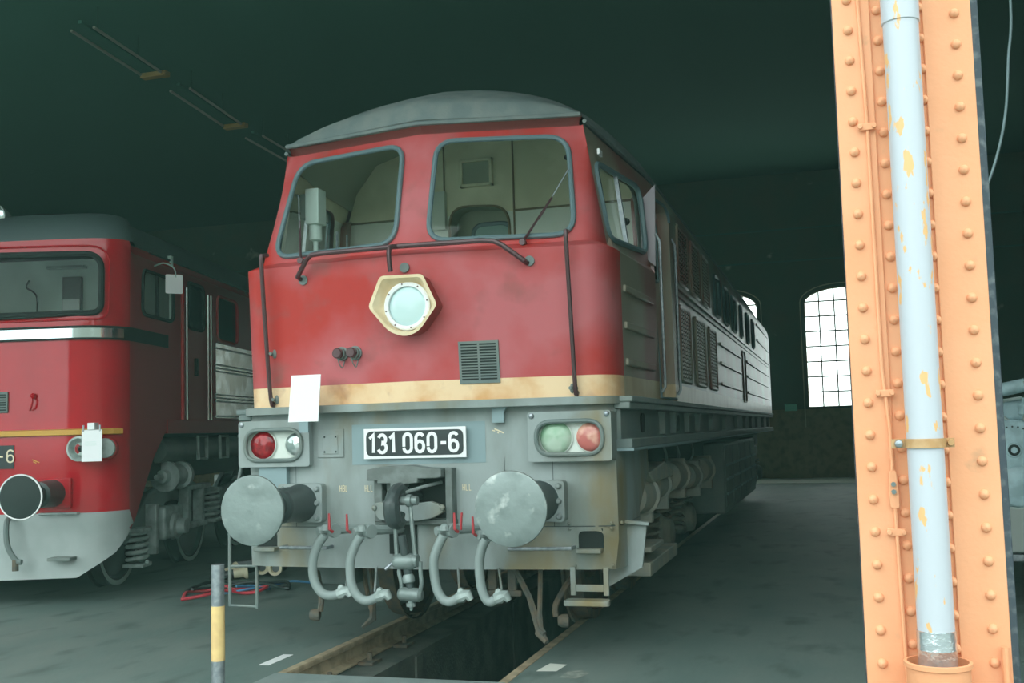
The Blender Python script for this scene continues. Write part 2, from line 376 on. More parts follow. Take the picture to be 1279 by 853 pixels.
# added scatter volume that lifts the blacks with a green veil
hz = M().box(-22.5, 22.5, -12, 24.8, -1.8, 9.3).build('veil', 'floor', smooth=0); hz['kind'] = 'stuff'; hz['label'] = 'thin greenish haze volume added to lift the dark tones'; hz['category'] = 'veil'
hm = bpy.data.materials.new('black_lift_veil'); hm.use_nodes = True; hn = hm.node_tree.nodes; hn.remove(hn['Principled BSDF'])
vs_ = hn.new('ShaderNodeVolumeScatter'); vs_.inputs['Color'].default_value = (.5, 1.0, .85, 1); vs_.inputs['Density'].default_value = .0035
hm.node_tree.links.new(vs_.outputs[0], hn['Material Output'].inputs['Volume']); hz.data.materials.clear(); hz.data.materials.append(hm)

# rails
def rail(x, s, label):
    y0, y1 = -.5, 17
    prof = [(-.036, -.01), (-.030, .0), (.030, .0), (.036, -.01), (.036, -.035), (.009, -.05), (.009, -.125), (.07, -.145), (.07, -.155), (-.07, -.155), (-.07, -.145), (-.009, -.125), (-.009, -.05), (-.036, -.035)]
    prof = [(x+a, b+.004) for a, b in prof]
    o = M().prism(prof, lambda a, b: (a, y0, b), lambda a, b: (a, y1, b)).build('rail', 'rail', smooth=0, loc=(x, 0, 0))
    return tag(o, label, 'rail')
rail(-.754, -1, 'worn steel rail along the left edge of the inspection pit')
rail(.754, 1, 'worn steel rail along the right edge of the inspection pit')
for i, y in enumerate((-.05, .62, 1.28)):
    t = tag(empty('rail_clip', (-.62, y, -.16)), ['rail fastening on the concrete pit ledge, nearest the steel pit cover', 'rail fastening on the concrete pit ledge, middle one of three', 'rail fastening on the concrete pit ledge, farthest from the steel pit cover'][i], 'rail fastening', 'rail fastenings on the pit ledge')
    M().box(-.06, .06, -.09, .09, 0, .025).build('plate', 'rust', t, bevel=.004); M().cyl((0, 0, .025), (0, 0, .08), .02, n=6).build('bolt', 'rust', t)
o = M().box(-.78, .78, -2.2, -.50, -.004, .012).build('pit_cover', 'cover', bevel=.004)
tag(o, 'grey steel plate covering the near end of the inspection pit', 'pit cover')
for (x, y, l, wv, t) in ((-1.0, -.09, .34, .075, 'short white painted dash on the floor left of the left rail'),):
    o = M().box(x-wv/2, x+wv/2, y-l/2, y+l/2, 0, .0025).build('floor_marking', 'white', smooth=0, loc=(x, y, 0)); tag(o, t, 'floor marking')
o = M().add([(.87, -.14, .002), (1.0, -.12, .002), (1.02, .08, .002), (.90, .10, .002)], [(0, 1, 2, 3)]).build('floor_stain', 'sunstrip_and_patch', smooth=0); tag(o, 'bright pale paint patch on the floor just right of the right rail', 'paint patch')
o = M().add([(1.06, -.28, .002), (1.17, -.30, .002), (1.22, -.14, .002), (1.15, -.06, .002), (1.07, -.12, .002)], [(0, 1, 2, 3, 4)]).build('floor_stain', 'dullpatch', smooth=0); tag(o, 'dull worn paint patch on the floor, farther right of the bright patch', 'paint patch')

# ================================================================== MAIN LOCOMOTIVE (131 060-6)
loco = tag(empty('diesel_locomotive'), 'large red diesel locomotive with cream stripe and number plate 131 060-6 over the pit', 'locomotive')
YE = 16.6
PROF = [(2.8, 1.475), (3.3, 1.475), (3.42, 1.46), (3.52, 1.42), (3.62, 1.35), (3.68, 1.29), (3.72, 1.25)]
def xc(z): return lerp(1.30, 1.15, (z-2.78)/.92)
def xlow(y): return interp([(.45, 1.395), (2.4, 1.475), (YE, 1.475)], y)
def xup(y, z):
    P = interp(PROF, z); t = interp([(.45, 0), (2.4, 1), (YE, 1)], y); return lerp(xc(z)+.01, P, t)
def xs(y, z):
    if z <= 2.75: return xlow(y)
    if z >= 2.80: return xup(y, z)
    return lerp(xlow(y), xup(y, z), (z-2.75)/.05)
def yf_low(x, z): return -.08+.12*abs(x)+.09*(2.75-z)
def yf_up(x, z): t = (z-2.85)/.75; return (.04+.21*t)+(.137+.05*t)*abs(x)
def xf(z):
    if z <= 2.75: return 1.22
    if z >= 2.80: return xc(z)-.10
    return lerp(1.22, xc(2.8)-.10, (z-2.75)/.05)
def yf(x, z):
    if z <= 2.75: return yf_low(x, z)
    if z >= 2.80: return yf_up(x, z)
    return lerp(yf_low(x, 2.75), yf_up(x, 2.8), (z-2.75)/.05)
def shell(s, z, off=0):
    if s <= 1: x = s*xf(z); return (x, yf(x, z)-off, z)
    if s <= 2:
        t = s-1; a = Vector((xf(z), yf(xf(z), z))); c = Vector((xs(.45, z), .45)); k = Vector((xs(.45, z), yf(xf(z), z)+.03)); a2 = a; p = a*(1-t)**2+k*2*t*(1-t)+c*t*t
        return (p.x+off*t, p.y-off*(1-t), z)
    y = .45+(s-2); return (xs(y, z)+off, y, z)
def S(y): return 2+(y-.45)
fwin = rpoly([(.121, 2.856), (1.141, 2.846), (1.055, 3.6), (.129, 3.617)], [.15, .15, .16, .14])
fwin_s = [(x/xf(z), z) for x, z in fwin]
swin = rpoly([(.52, 2.86), (1.55, 2.90), (1.55, 3.44), (.52, 3.42)], .12, 5)
swin_s = [(S(y), z) for y, z in swin]
door = rpoly([(1.70, 1.76), (2.36, 1.76), (2.36, 3.42), (1.70, 3.42)], [0, 0, .14, .14], 5)
uwins = [(5.75, 6.35), (6.85, 7.45), (7.95, 8.6), (9.3, 9.62), (10.45, 10.9), (11.6, 12.05)]
uw = [rpoly(rect(a, b, 2.82, 3.28), .10, 4) for a, b in uwins]
zrows = [1.8, 1.885, 2.1, 2.4, 2.6, 2.748, 2.752, 2.775, 2.80, 2.81, 2.9, 3.1, 3.3, 3.42, 3.52, 3.6, 3.65]
ZT = 3.68
# front and corner (worn red)
m = M()
ER = [1.74]+zrows+[ZT]
fo = [(i*.1, 1.74) for i in range(10)]+[(1, z) for z in ER]+[(i*.1, ZT) for i in range(9, -1, -1)]+[(0, z) for z in ER[1:-1][::-1]]
cut(m, shell, fo, [fwin_s], [i*.1 for i in range(1, 10)], zrows)
m.grid(shell, frange(1, 2, 9), ER)
n = len(m.v); m.add([(-a, b, c) for a, b, c in m.v], m.f[:])
m.build('cab_front', 'body', loco, smooth=28, out=(0, 3, 2.6))
# sides: right, then left mirrored
for mir in (False, True):
    m = M(); sy = frange(.45, YE, 80)
    fn = lambda y, z: (xs(y, z), y, z)
    cut(m, fn, subdiv(rect(.45, YE, 1.74, ZT), .1), [swin, door]+uw, sy, zrows)
    m.prism(door, lambda y, z: (xs(y, z), y, z), lambda y, z: (xs(y, z)-.10, y, z)); m.f = [f for f in m.f if len(f) < 12]
    sd = m.build('body_side', 'side', loco, smooth=28, mirror=mir, out=(0, 3, 2.6))
    # recessed door
    dm = M(); dm.prism(door, lambda y, z: (xs(y, z)-.095, y, z), lambda y, z: (xs(y, z)-.12, y, z)); dr = dm.build('cab_door', 'side', loco, smooth=0, mirror=mir)
    dwin = rpoly(rect(1.82, 2.26, 2.75, 3.28), .08, 4)
    M().tube([(xs(y, z)-.092, y, z) for y, z in dwin], .015, 6, True).build('window_frame', 'rubber', dr, mirror=mir)
    cut(M(), lambda y, z: (xs(y, z)-.093, y, z), dwin, []).build('door_glass', 'black', dr, smooth=0, mirror=mir)
    M().tube([(xs(y, z)+.004, y, z) for y, z in door[2:]+door[:2]], .014, 6).build('door_seal', 'rubber', loco, mirror=mir)
    # long handrails beside the door
    for y in (1.60, 2.47):
        M().tube([(1.445+.03, y, 1.80), (1.50, y, 1.84), (1.50, y, 3.0 if y < 2 else 3.1), (1.47, y, 3.06 if y < 2 else 3.16)], .013, 8).build('door_handrail', 'steel', loco, mirror=mir)
    # cab side window, sliding pane and deflector flap
    fm = M().tube([(xs(y, z)+.006, y, z) for y, z in swin], .022, 6, True).build('side_window_frame', 'rubber', loco, mirror=mir)
    cut(M(), lambda y, z: (xs(y, z)-.02, y, z), swin, []).build('side_window_glass', 'glass', fm, smooth=0, mirror=mir)
    M().bar((xs(1.02, 2.86)-.005, 1.02, 2.88), (xs(1.02, 3.42)-.005, 1.02, 3.43), .03, .045).build('sliding_pane_post', 'steel', fm, mirror=mir)
    M().sph((xs(1.2, 3.1)-.03, 1.2, 3.1), .03, 8).build('pane_knob', 'black', fm, mirror=mir)
    if not mir:
        M().prism([(1.36, 2.90), (1.47, 2.80), (1.49, 3.46), (1.36, 3.33)], lambda x, z: (x-.01, 1.60, z), lambda x, z: (x-.01, 1.615, z)).build('window_deflector', 'mirrorside', loco, smooth=0)
        M().box(1.245, 1.262, .52, .62, 3.47, 3.51).build('data_plate', 'white', loco, smooth=0)
    # ribs
    m = M()
    for z in (2.50, 2.24, 1.985): m.bar((xlow(.5)+.006, .52, z), (xlow(1.45)+.006, 1.48, z), .030, .050)
    m.build('cab_side_ribs', 'side', loco, mirror=mir, bevel=.010)
    m = M()
    for z in (2.50, 2.27, 2.02): m.bar((1.483, 6.2, z), (1.483, 9.1, z), .03, .035); m.bar((1.483, 10.2, z), (1.475, 15.9, z), .03, .035)
    for z in (3.30, 3.02): m.bar((1.483, 12.8, z), (1.47, 16.4, z), .03, .03)
    m.bar((1.483, 2.6, 2.75), (1.475, 16.4, 2.75), .03, .03); m.bar((1.480, 2.6, 2.68), (1.473, 16.4, 2.68), .02, .015)
    m.build('side_ribs', 'side', loco, mirror=mir, bevel=.006)
    # grilles
    for (a, b, z0, z1) in ((2.72, 3.42, 1.93, 2.60), (3.85, 4.62, 1.93, 2.60), (5.05, 5.72, 1.93, 2.60), (2.75, 3.45, 2.82, 3.34), (3.7, 4.35, 2.82, 3.34), (4.6, 5.2, 2.82, 3.34)):
        g = rpoly(rect(a, b, z0, z1), .06, 3)
        fr = M().tube([(1.478, y, z) for y, z in g], .018, 5, True).build('grille_frame', 'side', loco, mirror=mir)
        mm = M(); mm.box(1.474, 1.478, a, b, z0, z1); mm.build('grille_backing', 'black', fr, smooth=0, mirror=mir)
        mm = M(); k = int((z1-z0)/.035)
        for i in range(k):
            z = z0+(i+.5)*(z1-z0)/k; mm.tube([(1.482, a+(b-a)*j/12, z+(.012 if j % 2 else -.012)) for j in range(13)], .0065, 4)
        mm.build('grille_mesh', 'side', fr, smooth=0, mirror=mir, merge=False)
    for h in uw:
        fr = M().tube([(xs(y, z)+.004, y, z) for y, z in h], .024, 5, True).build('engine_room_window', 'rubber', loco, mirror=mir)
        cut(M(), lambda y, z: (xs(y, z)-.01, y, z), h, []).build('pane', 'plateblk', fr, smooth=0, mirror=mir)
    M().tube([(1.482, y, z) for y, z in rpoly(rect(9.45, 9.95, 1.86, 2.62), .08, 4)], .012, 5, True).build('engine_room_door', 'side', loco, mirror=mir)
    # side sill
    m = M(); m.box(1.36, 1.40, .25, YE+.3, 1.42, 1.70); m.box(1.36, 1.49, .22, YE+.3, 1.70, 1.74); m.box(1.36, 1.47, .22, YE+.3, 1.655, 1.70)
    m.box(1.36, 1.475, .24, YE+.3, 1.39, 1.455); sl = m.build('side_sill', 'greydk', loco, mirror=mir, bevel=.008)
    M().box(1.36, 1.482, .24, YE+.3, 1.375, 1.392).build('sill_edge', 'greylt', sl, mirror=mir, smooth=0)
    for y in (1.9, 2.5, 3.4, 4.2, 5.4, 6.9, 8.6, 10.0, 11.2, 12.6, 14.2, 15.8):
        M().box(1.38, 1.445, y-.035, y+.035, 1.47, 1.65).box(1.38, 1.455, y-.06, y+.06, 1.62, 1.65).build('sill_bracket', 'greydk', sl, mirror=mir, smooth=0)
    for y in (1.05, 2.9):
        M().prism(rpoly(rect(y-.07, y+.07, 1.49, 1.63), .05, 4), lambda a, b: (1.398, a, b), lambda a, b: (1.412, a, b)).build('lifting_socket', 'black', sl, mirror=mir)
# rear end and roof
m = M(); m.grid(lambda u, z: (lerp(-xs(YE, z), xs(YE, z), u), YE+.25*(1-(2*u-1)**2), z), frange(0, 1, 12), [1.74, 2.2, 2.75, 2.8, 3.2, ZT]); m.build('rear_end', 'side', loco)
m = M()
def crown(y): return interp([(0, 3.80), (.03, 3.88), (.08, 3.93), (.25, 4.02), (.55, 4.14), (.95, 4.24), (1.5, 4.30), (15.5, 4.29), (YE+.3, 3.9)], y)
def roofp(u, v):
    # v: distance behind the lip; u in -1..1
    hw = interp([(0, 1.155), (2.1, 1.29), (2.4, 1.29), (YE, 1.29)], v); x = u*hw
    y = v+(.20+.19*abs(x) if v < 2 else lerp(.20+.19*abs(x), 0, min(1, (v-2)/1.0)))
    e = 3.745 if v < .01 else interp([(0, 3.745), (.5, 3.70), (2.4, ZT)], v)
    cr = crown(v)
    z = e+(cr-e)*(1-abs(u)**2.6)**.62 if v > 0.01 else 3.745+.02*(1-abs(u)**2)
    return (x, y, z)
vv = [0, .03, .08, .15, .25, .4, .6, .8, 1.0, 1.3, 1.7, 2.1, 2.6, 3.2, 6, 10, 14, YE-.2]
m.grid(roofp, [math.sin(PI/2*(i/14-1)) for i in range(29)], vv); m.build('roof', 'roof', loco, smooth=50, out=(0, 3, 3))
m = M()
m.tube([roofp(u/12, 0)[:2]+(3.742,) for u in range(-12, 13)], .018, 6)
for sgn in (-1, 1): m.tube([(sgn*(xs(max(.45, y), 3.68)+.012), y, 3.70 if y < 2.4 else 3.69) for y in [.45, .8, 1.4, 2.0, 2.4, 5, 10, 14.5]], .016, 6)
m.build('roof_gutter', 'roof', loco)
# fascia band under the lip, pink brow line
m = M(); fs_ = [s*.1 for s in range(0, 21)]
def fas(s, z):
    x, y, zz = shell(s, 3.68, -.03 if z < 3.72 else -.005); return (x, y, z)
m.grid(fas, fs_, [3.68, 3.70, 3.745]); m.add([(-a, b, c) for a, b, c in m.v], m.f[:]); m.build('roof_fascia', 'fascia', loco)
# windscreens
for mir in (False, True):
    fr = M(); fr.tube([(x, yf(x, z)-.012, z) for x, z in fwin], .019, 8, True); fr = fr.build('windscreen_frame', 'rubber', loco, mirror=mir)
    cut(M(), lambda x, z: (x, yf(x, z)+.006, z), fwin, []).build('windscreen_glass', 'glass', fr, smooth=0, mirror=mir)
# wipers
def wiper(p0, p1, p2, name='windscreen_wiper'):
    m = M(); m.cyl((p0[0], p0[1]+.03, p0[2]), (p0[0], p0[1]-.02, p0[2]), .022, n=10); m.tube([p0, p1], [.011, .006], 6)
    w_ = m.build(name, 'bar', loco); M().tube([p1, p2], .005, 5).build('wiper_blade', 'steel', w_)
    d = (Vector(p2)-Vector(p0)); a = Vector(p0)+d*.32; M().tube([a+Vector((.012, -.01, -.01)), a+d*.30+Vector((.012, -.01, -.01))], .004, 4).build('wiper_arm_spring', 'bar', w_)
def yo(x, z): return yf(x, z)-.05
wiper((.80, yo(.8, 2.80), 2.80), (.98, yo(1.0, 3.1), 3.12), (1.08, yo(1.08, 3.35), 3.33))
wiper((-.86, yo(.86, 2.79), 2.79), (-.93, yo(.93, 3.05), 3.05), (-.985, yo(.98, 3.3), 3.32))
# handrails on the nose
def railp(sg):
    pts = smooth([(sg*1.12, .05, 2.845), (sg*1.125, -.01, 2.83), (sg*1.128, -.025, 2.78), (sg*1.13, .03, 2.3), (sg*1.13, .10, 1.80), (sg*1.13, .155, 1.775)], 4)
    h = M().tube(pts, .0155, 8).build('nose_handrail', 'bar', loco)
    for z in (2.13, 1.80) if sg < 0 else (1.80,):
        b = M().cyl((sg*1.13, yf_low(1.13, z)+.0, z), (sg*1.13+.03*(-sg), yf_low(1.13, z)-.07, z), .012, n=8)
        b.sph((sg*1.10, yf_low(1.1, z), z), .035, 10, (.5, .4, 1)); b.build('handrail_bracket', 'greydk', h)
railp(-1); railp(1)
gp = [(-.838, .02, 2.648), (-.838, -.03, 2.655), (-.735, -.09, 2.765), (-.69, -.10, 2.795), (-.6, -.105, 2.80), (0, -.135, 2.80), (.56, -.10, 2.80), (.65, -.10, 2.79), (.70, -.09, 2.765), (.838, -.03, 2.655), (.845, .02, 2.645)]
g = M().tube(gp, .0175, 8).build('windscreen_grab_bar', 'bar', loco)
M().tube(smooth([(-.03, -.13, 2.80), (-.06, -.19, 2.78), (-.06, -.20, 2.70), (-.055, -.19, 2.62)], 5), .017, 8).build('grab_bar_bracket', 'bar', g)
for x, z in ((.86, 2.66), (-.82, 2.64), (.0, 2.66)): M().cyl((x, yf_low(x, z)-.012, z), (x, yf_low(x, z)+.01, z), .035, n=12).build('grab_bar_flange', 'greydk', g)
# headlamp in its polygonal cream housing
LX, LZ = .03, 2.39
hexo = rpoly([(-.175, .21), (.135, .205), (.235, -.01), (.10, -.185), (0, -.215), (-.115, -.175), (-.265, 0)], [.03, .03, .03, .05, .05, .05, .03], 3)
hy = yf_low(0, LZ)
m = M(); n = len(hexo)
hl = M(); lay = [[(LX+x*.96, hy+.03, LZ+z*.96) for x, z in hexo], [(LX+x, hy-.12, LZ+z) for x, z in hexo]]
hl.add(lay[0]+lay[1], [(i, (i+1) % n, (i+1) % n+n, i+n) for i in range(n)]); hl = hl.build('headlamp_housing', 'fascia', loco, smooth=25)
lay2 = [[(LX+x, hy-.121, LZ+z) for x, z in hexo], [(LX+x*.90, hy-.123, LZ+z*.90) for x, z in hexo]]
circ = []
for x, z in hexo: a = math.atan2(z, x); circ.append((LX+.165*math.cos(a), hy-.05, LZ-.003+.165*math.sin(a)))
m = M(); m.add(lay2[0]+lay2[1]+circ, [(i+k*n, (i+1) % n+k*n, (i+1) % n+n+k*n, i+n+k*n) for k in (0, 1) for i in range(n)]); m.build('headlamp_surround', 'cream', hl, smooth=25)
m = M(); m.lathe((LX, hy-.04, LZ), (0, -1, 0), [(0, .168), (.035, .166), (.042, .155), (.040, .136), (.02, .134)], 36, False); rim = m.build('headlamp_rim', 'white', hl)
for k in range(8): a = 2*PI*k/8+.2; M().cyl((LX+.152*math.cos(a), hy-.085, LZ+.152*math.sin(a)), (LX+.152*math.cos(a), hy-.078, LZ+.152*math.sin(a)), .006, n=6).build('rim_screw', 'bar', rim)
M().lathe((LX, hy-.055, LZ), (0, -1, 0), [(0, .136), (.012, .12), (.022, .08), (.026, .03), (.0265, .001)], 36, False).build('headlamp_lens', 'lenswhite', hl, smooth=60)
# ventilation grille
def fr_low(x, z, l=0): return (x, yf_low(x, z)-l, z)
gr = M(); gr.prism(rect(.345, .62, 1.855, 2.14), lambda x, z: fr_low(x, z, .012), lambda x, z: fr_low(x, z, -.01)); gr = gr.build('nose_grille', 'greydk', loco, smooth=0)
m = M()
for i in range(13):
    z = 1.878+i*.0195
    for a, b in ((.362, .475), (.490, .603)): m.prism(rect(a, b, z, z+.0105), lambda x, z: fr_low(x, z, .0135), lambda x, z: fr_low(x, z, .011))
m.build('grille_slots', 'black', gr, smooth=0)
# jumper sockets with caps and chains
for x in (-.53, -.42):
    y0 = yf_low(x, 2.10)
    s_ = M().lathe((x, y0+.01, 2.10), (0, -1, 0), [(0, .05), (.03, .05), (.032, .04), (.06, .04)], 18).build('jumper_socket', 'greydk', loco)
    M().lathe((x-.004, y0-.05, 2.10), (0, -1, 0), [(0, .036), (.035, .036), (.042, .03)], 18).build('socket_cap', 'bar', s_)
    M().tube(smooth([(x+.0, y0-.085, 2.08), (x+.006, y0-.07, 2.03), (x+.012, y0-.03, 2.0), (x+.02, y0-.01, 2.05)], 4), .004, 4).build('cap_chain', 'greydk', s_)

# deck lip
def outl(off, y1=.45, n=6):
    P = [(0, yf_low(0, 1.74)-off)]
    P += [(1.22*k/4, yf_low(1.22*k/4, 1.74)-off) for k in range(1, 5)]
    a = Vector((1.22, yf_low(1.22, 1.74)-off)); c = Vector((xlow(.45)+off, .45)); k_ = Vector((xlow(.45)+off, yf_low(1.22, 1.74)-off+.02))
    P += [tuple(a*(1-t)**2+k_*2*t*(1-t)+c*t*t) for t in [i/n for i in range(1, n+1)]]
    return P
def sym(P): return [(-x, y) for x, y in P[::-1]]+P[1:]
DP = sym([(x, y-.0) for x, y in outl(.03)])
m = M(); m.prism(DP, lambda x, y: (x, y-.055, 1.688), lambda x, y: (x, y-.055, 1.742)); m.build('front_deck', 'grey', loco, smooth=30, bevel=.004)
# front beam
ZB = .605
def yb(x): return .06+.07*abs(x)
def beam(s, z, off=0):
    if s <= 1.24: return (s, yb(s)-off, z)
    t = min(1, (s-1.24)/.16)
    if s <= 1.40:
        a = Vector((1.24, yb(1.24))); k_ = Vector((1.385, yb(1.24)+.012)); c = Vector((1.385, .30)); p = a*(1-t)**2+k_*2*t*(1-t)+c*t*t
        return (p.x+off*t, p.y-off*(1-t), z)
    return (1.385+off, .30+(s-1.40), z)
draw = rect(-.225, .235, .95, 1.27)
stepslot = rpoly(rect(1.11, 1.262, .735, .855), [.0, .0, .035, .035], 4)
def half(hole, slot):
    a = M(); o = [(0, ZB), (2.02, ZB), (2.02, .95), (2.45, 1.2), (2.45, 1.69), (0, 1.69), (0, 1.27), (hole, 1.27), (hole, .95), (0, .95)]
    cut(a, beam, subdiv(o, .1), [stepslot], frange(.07, 2.4, 22), [.8, .885, 1.0, 1.2, 1.4, 1.6]); return a
a = half(.235, False); b = half(.235, True)
a.add([(-x, y, z) for x, y, z in b.v], b.f); fb = a.build('front_beam', 'grey', loco, smooth=30, out=(0, 3, 1.1))
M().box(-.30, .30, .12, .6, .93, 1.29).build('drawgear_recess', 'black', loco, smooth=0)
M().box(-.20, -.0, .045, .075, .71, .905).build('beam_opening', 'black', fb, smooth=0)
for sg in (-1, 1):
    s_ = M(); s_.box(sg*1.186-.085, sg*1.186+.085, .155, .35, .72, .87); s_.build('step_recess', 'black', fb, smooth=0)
    M().box(sg*1.186-.085, sg*1.186+.085, .075, .19, .715, .745).build('step_tread', 'grey', fb, bevel=.006)
# seams, bolts, cover plates
m = M()
m.grid(lambda s, z: beam(s, z, .002), frange(.25, 2.0, 20), [.884, .890]); m.add([(-x, y, z) for x, y, z in m.v], m.f[:])
for x in (.95, -.95, .62): m.add([(x, yb(x)-.002, .89), (x+.004, yb(x)-.002, .89), (x+.004, yb(x)-.002, 1.35), (x, yb(x)-.002, 1.35)], [(0, 1, 2, 3)])
m.build('beam_seams', 'shank', fb, smooth=0)
for (x, z) in ((1.05, .87), (1.30, .87), (1.05, .905), (1.30, .905), (1.08, .63), (1.30, .63), (1.37, .90)):
    p = beam(x, z); M().sph((p[0], p[1]-.0, z), .013, 8).build('beam_bolt', 'grey', fb)
m = M(); m.prism(rect(-.765, -.555, 1.375, 1.575), lambda x, z: (x, yb(x)-.010, z), lambda x, z: (x, yb(x), z)); cp = m.build('inspection_cover', 'grey', fb, bevel=.003)
M().prism(rect(-.72, -.60, 1.40, 1.535), lambda x, z: (x, yb(x)-.016, z), lambda x, z: (x, yb(x)-.01, z)).build('cover_panel', 'grey', cp, bevel=.002)
for x in (-.705, -.615):
    for z in (1.415, 1.52): M().sph((x, yb(x)-.016, z), .008, 6).build('cover_screw', 'shank', cp)
cut(M(), lambda x, z: (x, yb(x)-.0025, z), subdiv(rect(-.49, .495, 1.32, 1.60), .07), []).build('repainted_patch', 'greylt', fb, smooth=0)
M().prism([(.56, 1.69), (.66, 1.69), (.64, 1.655), (.64, 1.585), (.56, 1.585), (.56, 1.655)], lambda x, z: (x, yb(x)-.05, z), lambda x, z: (x, yb(x)-.02, z)).build('lamp_bracket', 'greylt', loco, smooth=0)
# number plate
NP = lambda x, z, l=0: (x, .062-.02-l, z)
pl = M().prism(subdiv(rect(-.375, .375, 1.36, 1.568), .09), lambda x, z: NP(x, z, .006), lambda x, z: NP(x, z, -.01)).build('number_plate', 'white', loco, smooth=0)
cut(M(), lambda x, z: NP(x, z, .008), rpoly(rect(-.357, .357, 1.378, 1.55), .045, 5), []).build('plate_field', 'plateblk', pl, smooth=0)
m = M(); [text(m, ch, -.375+dx, 1.402, .124, .056, lambda x, z, l: NP(x, z, .008+l), .0225) for ch, dx in (('1', .045), ('3', .112), ('1', .195), ('0', .300), ('6', .389), ('0', .478), ('-', .564), ('6', .635))]; m.build('plate_digits', 'white', pl, smooth=0, merge=False)
# stencils
for s_, x in (('HBL', -.59), ('HLL', -.392), ('HLL', .33)):
    m = M(); text(m, s_, x, 1.135, .042, .014, lambda a, b, l: (a, yb(a)-.004-l, b), .005, .023); m.build('stencil_lettering', 'stencil', fb, smooth=0, merge=False)
m = M()
for (ax, az, bx, bz, t) in ((.56, 1.545, .625, 1.515, .009), (.545, 1.535, .565, 1.53, .007), (.58, 1.52, .59, 1.515, .007)):
    dx, dz = bx-ax, bz-az; L_ = math.hypot(dx, dz); nx, nz = -dz/L_*t/2, dx/L_*t/2
    m.add([(x, yb(x)-.004, z) for x, z in ((ax+nx, az+nz), (bx+nx, bz+nz), (bx-nx, bz-nz), (ax-nx, az-nz))], [(0, 1, 2, 3)])
m.build('chalk_mark', 'stencil', fb, smooth=0)
# marker lamp clusters
def cluster(sg):
    cx = sg*1.088; yy = .055
    pr = rpoly(rect(cx-.283, cx+.283, 1.317, 1.647), .02, 3)
    pp = rpoly(rect(cx-.235, cx+.235, 1.355, 1.59), .115, 8)
    m = M(); cut(m, lambda x, z: (x, yy, z), pr, [pp]); n = len(pr)
    m.add([(x, yy, z) for x, z in pr]+[(x, yy+.16, z) for x, z in pr], [(i, (i+1) % n, (i+1) % n+n, i+n) for i in range(n)])
    n = len(pp); m.add([(x, yy, z) for x, z in pp]+[(x, yy+.05, z) for x, z in pp], [(i, (i+1) % n, (i+1) % n+n, i+n) for i in range(n)])
    h = m.build('marker_lamp_housing', 'grey', loco, smooth=30)
    M().tube([(x, yy-.006, z) for x, z in rpoly(rect(cx-.225, cx+.225, 1.363, 1.582), .108, 8)], .015, 8, True).build('lamp_ring', 'greydk', h)
    cut(M(), lambda x, z: (x, yy+.05, z), rpoly(rect(cx-.236, cx+.236, 1.353, 1.592), .115, 8), []).build('lamp_reflector', 'reflector', h, smooth=0)
    for x in ((cx-.255, cx+.255) if sg > 0 else (cx-.255,)): M().sph((x, yy-.002, 1.622), .02, 10, (1, .6, 1)).build('housing_bolt', 'steel', h)
    def lens(x, r, mt, nm, dep=.035, arc_=None):
        M().lathe((x, yy+.045, 1.474), (0, -1, 0), [(0, r), (dep*.5, r*.94), (dep*.85, r*.6), (dep, .001)], 28, False).build(nm, mt, h, smooth=60)
        M().tube([(x+r*math.cos(2*PI*k/28), yy+.04, 1.474+r*math.sin(2*PI*k/28)) for k in range(28)], .006, 5, True).build('lens_ring', 'reflector', h)
    if sg < 0: lens(cx-.105, .102, 'lensred', 'red_lens'); lens(cx+.155, .082, 'glassclear', 'clear_lens')
    else: lens(cx-.10, .112, 'lensgreen', 'green_lens'); lens(cx+.135, .097, 'lenspink', 'faded_red_lens')
MAT['glassclear'] = mat('clear_lens_glass', (.38, .46, .44), .08, .6, (.85, .9, .88), 14, .45, .55)
cluster(-1); cluster(1)
M().box(-1.22, -1.0, .08, .14, 1.12, 1.317).build('lamp_support', 'greylt', loco, smooth=0)
# buffers
def buffer(sg):
    x = sg*.875; z = 1.06
    b = M().prism(rpoly(rect(x-.172, x+.172, z-.135, z+.135), .03, 3), lambda a, c: (a, .035, c), lambda a, c: (a, yb(x)+.03, c)).build('buffer_base', 'grey', loco, smooth=30)
    for dx in (-.135, .135):
        for dz in (-.1, 0, .1):
            M().lathe((x+dx, .035, z+dz), (0, -1, 0), [(0, .022), (.014, .020), (.024, .012)], 8).build('base_bolt', 'grey', b)
    M().lathe((x, .035, z), (0, -1, 0), [(0, .135), (.02, .125), (.30, .118), (.32, .125), (.345, .118)], 28).build('buffer_sleeve', 'shank', b)
    M().cyl((x, -.28, z), (x, -.59, z), .088, n=24).build('buffer_shank', 'shank', b)
    M().lathe((x, -.575, z), (0, -1, 0), [(0, .09), (.02, .225), (.03, .229), (.042, .226), (.05, .20), (.056, .12), (.060, .001)], 56, False).build('buffer_disc', 'disc', b, smooth=50)
buffer(-1); buffer(1)
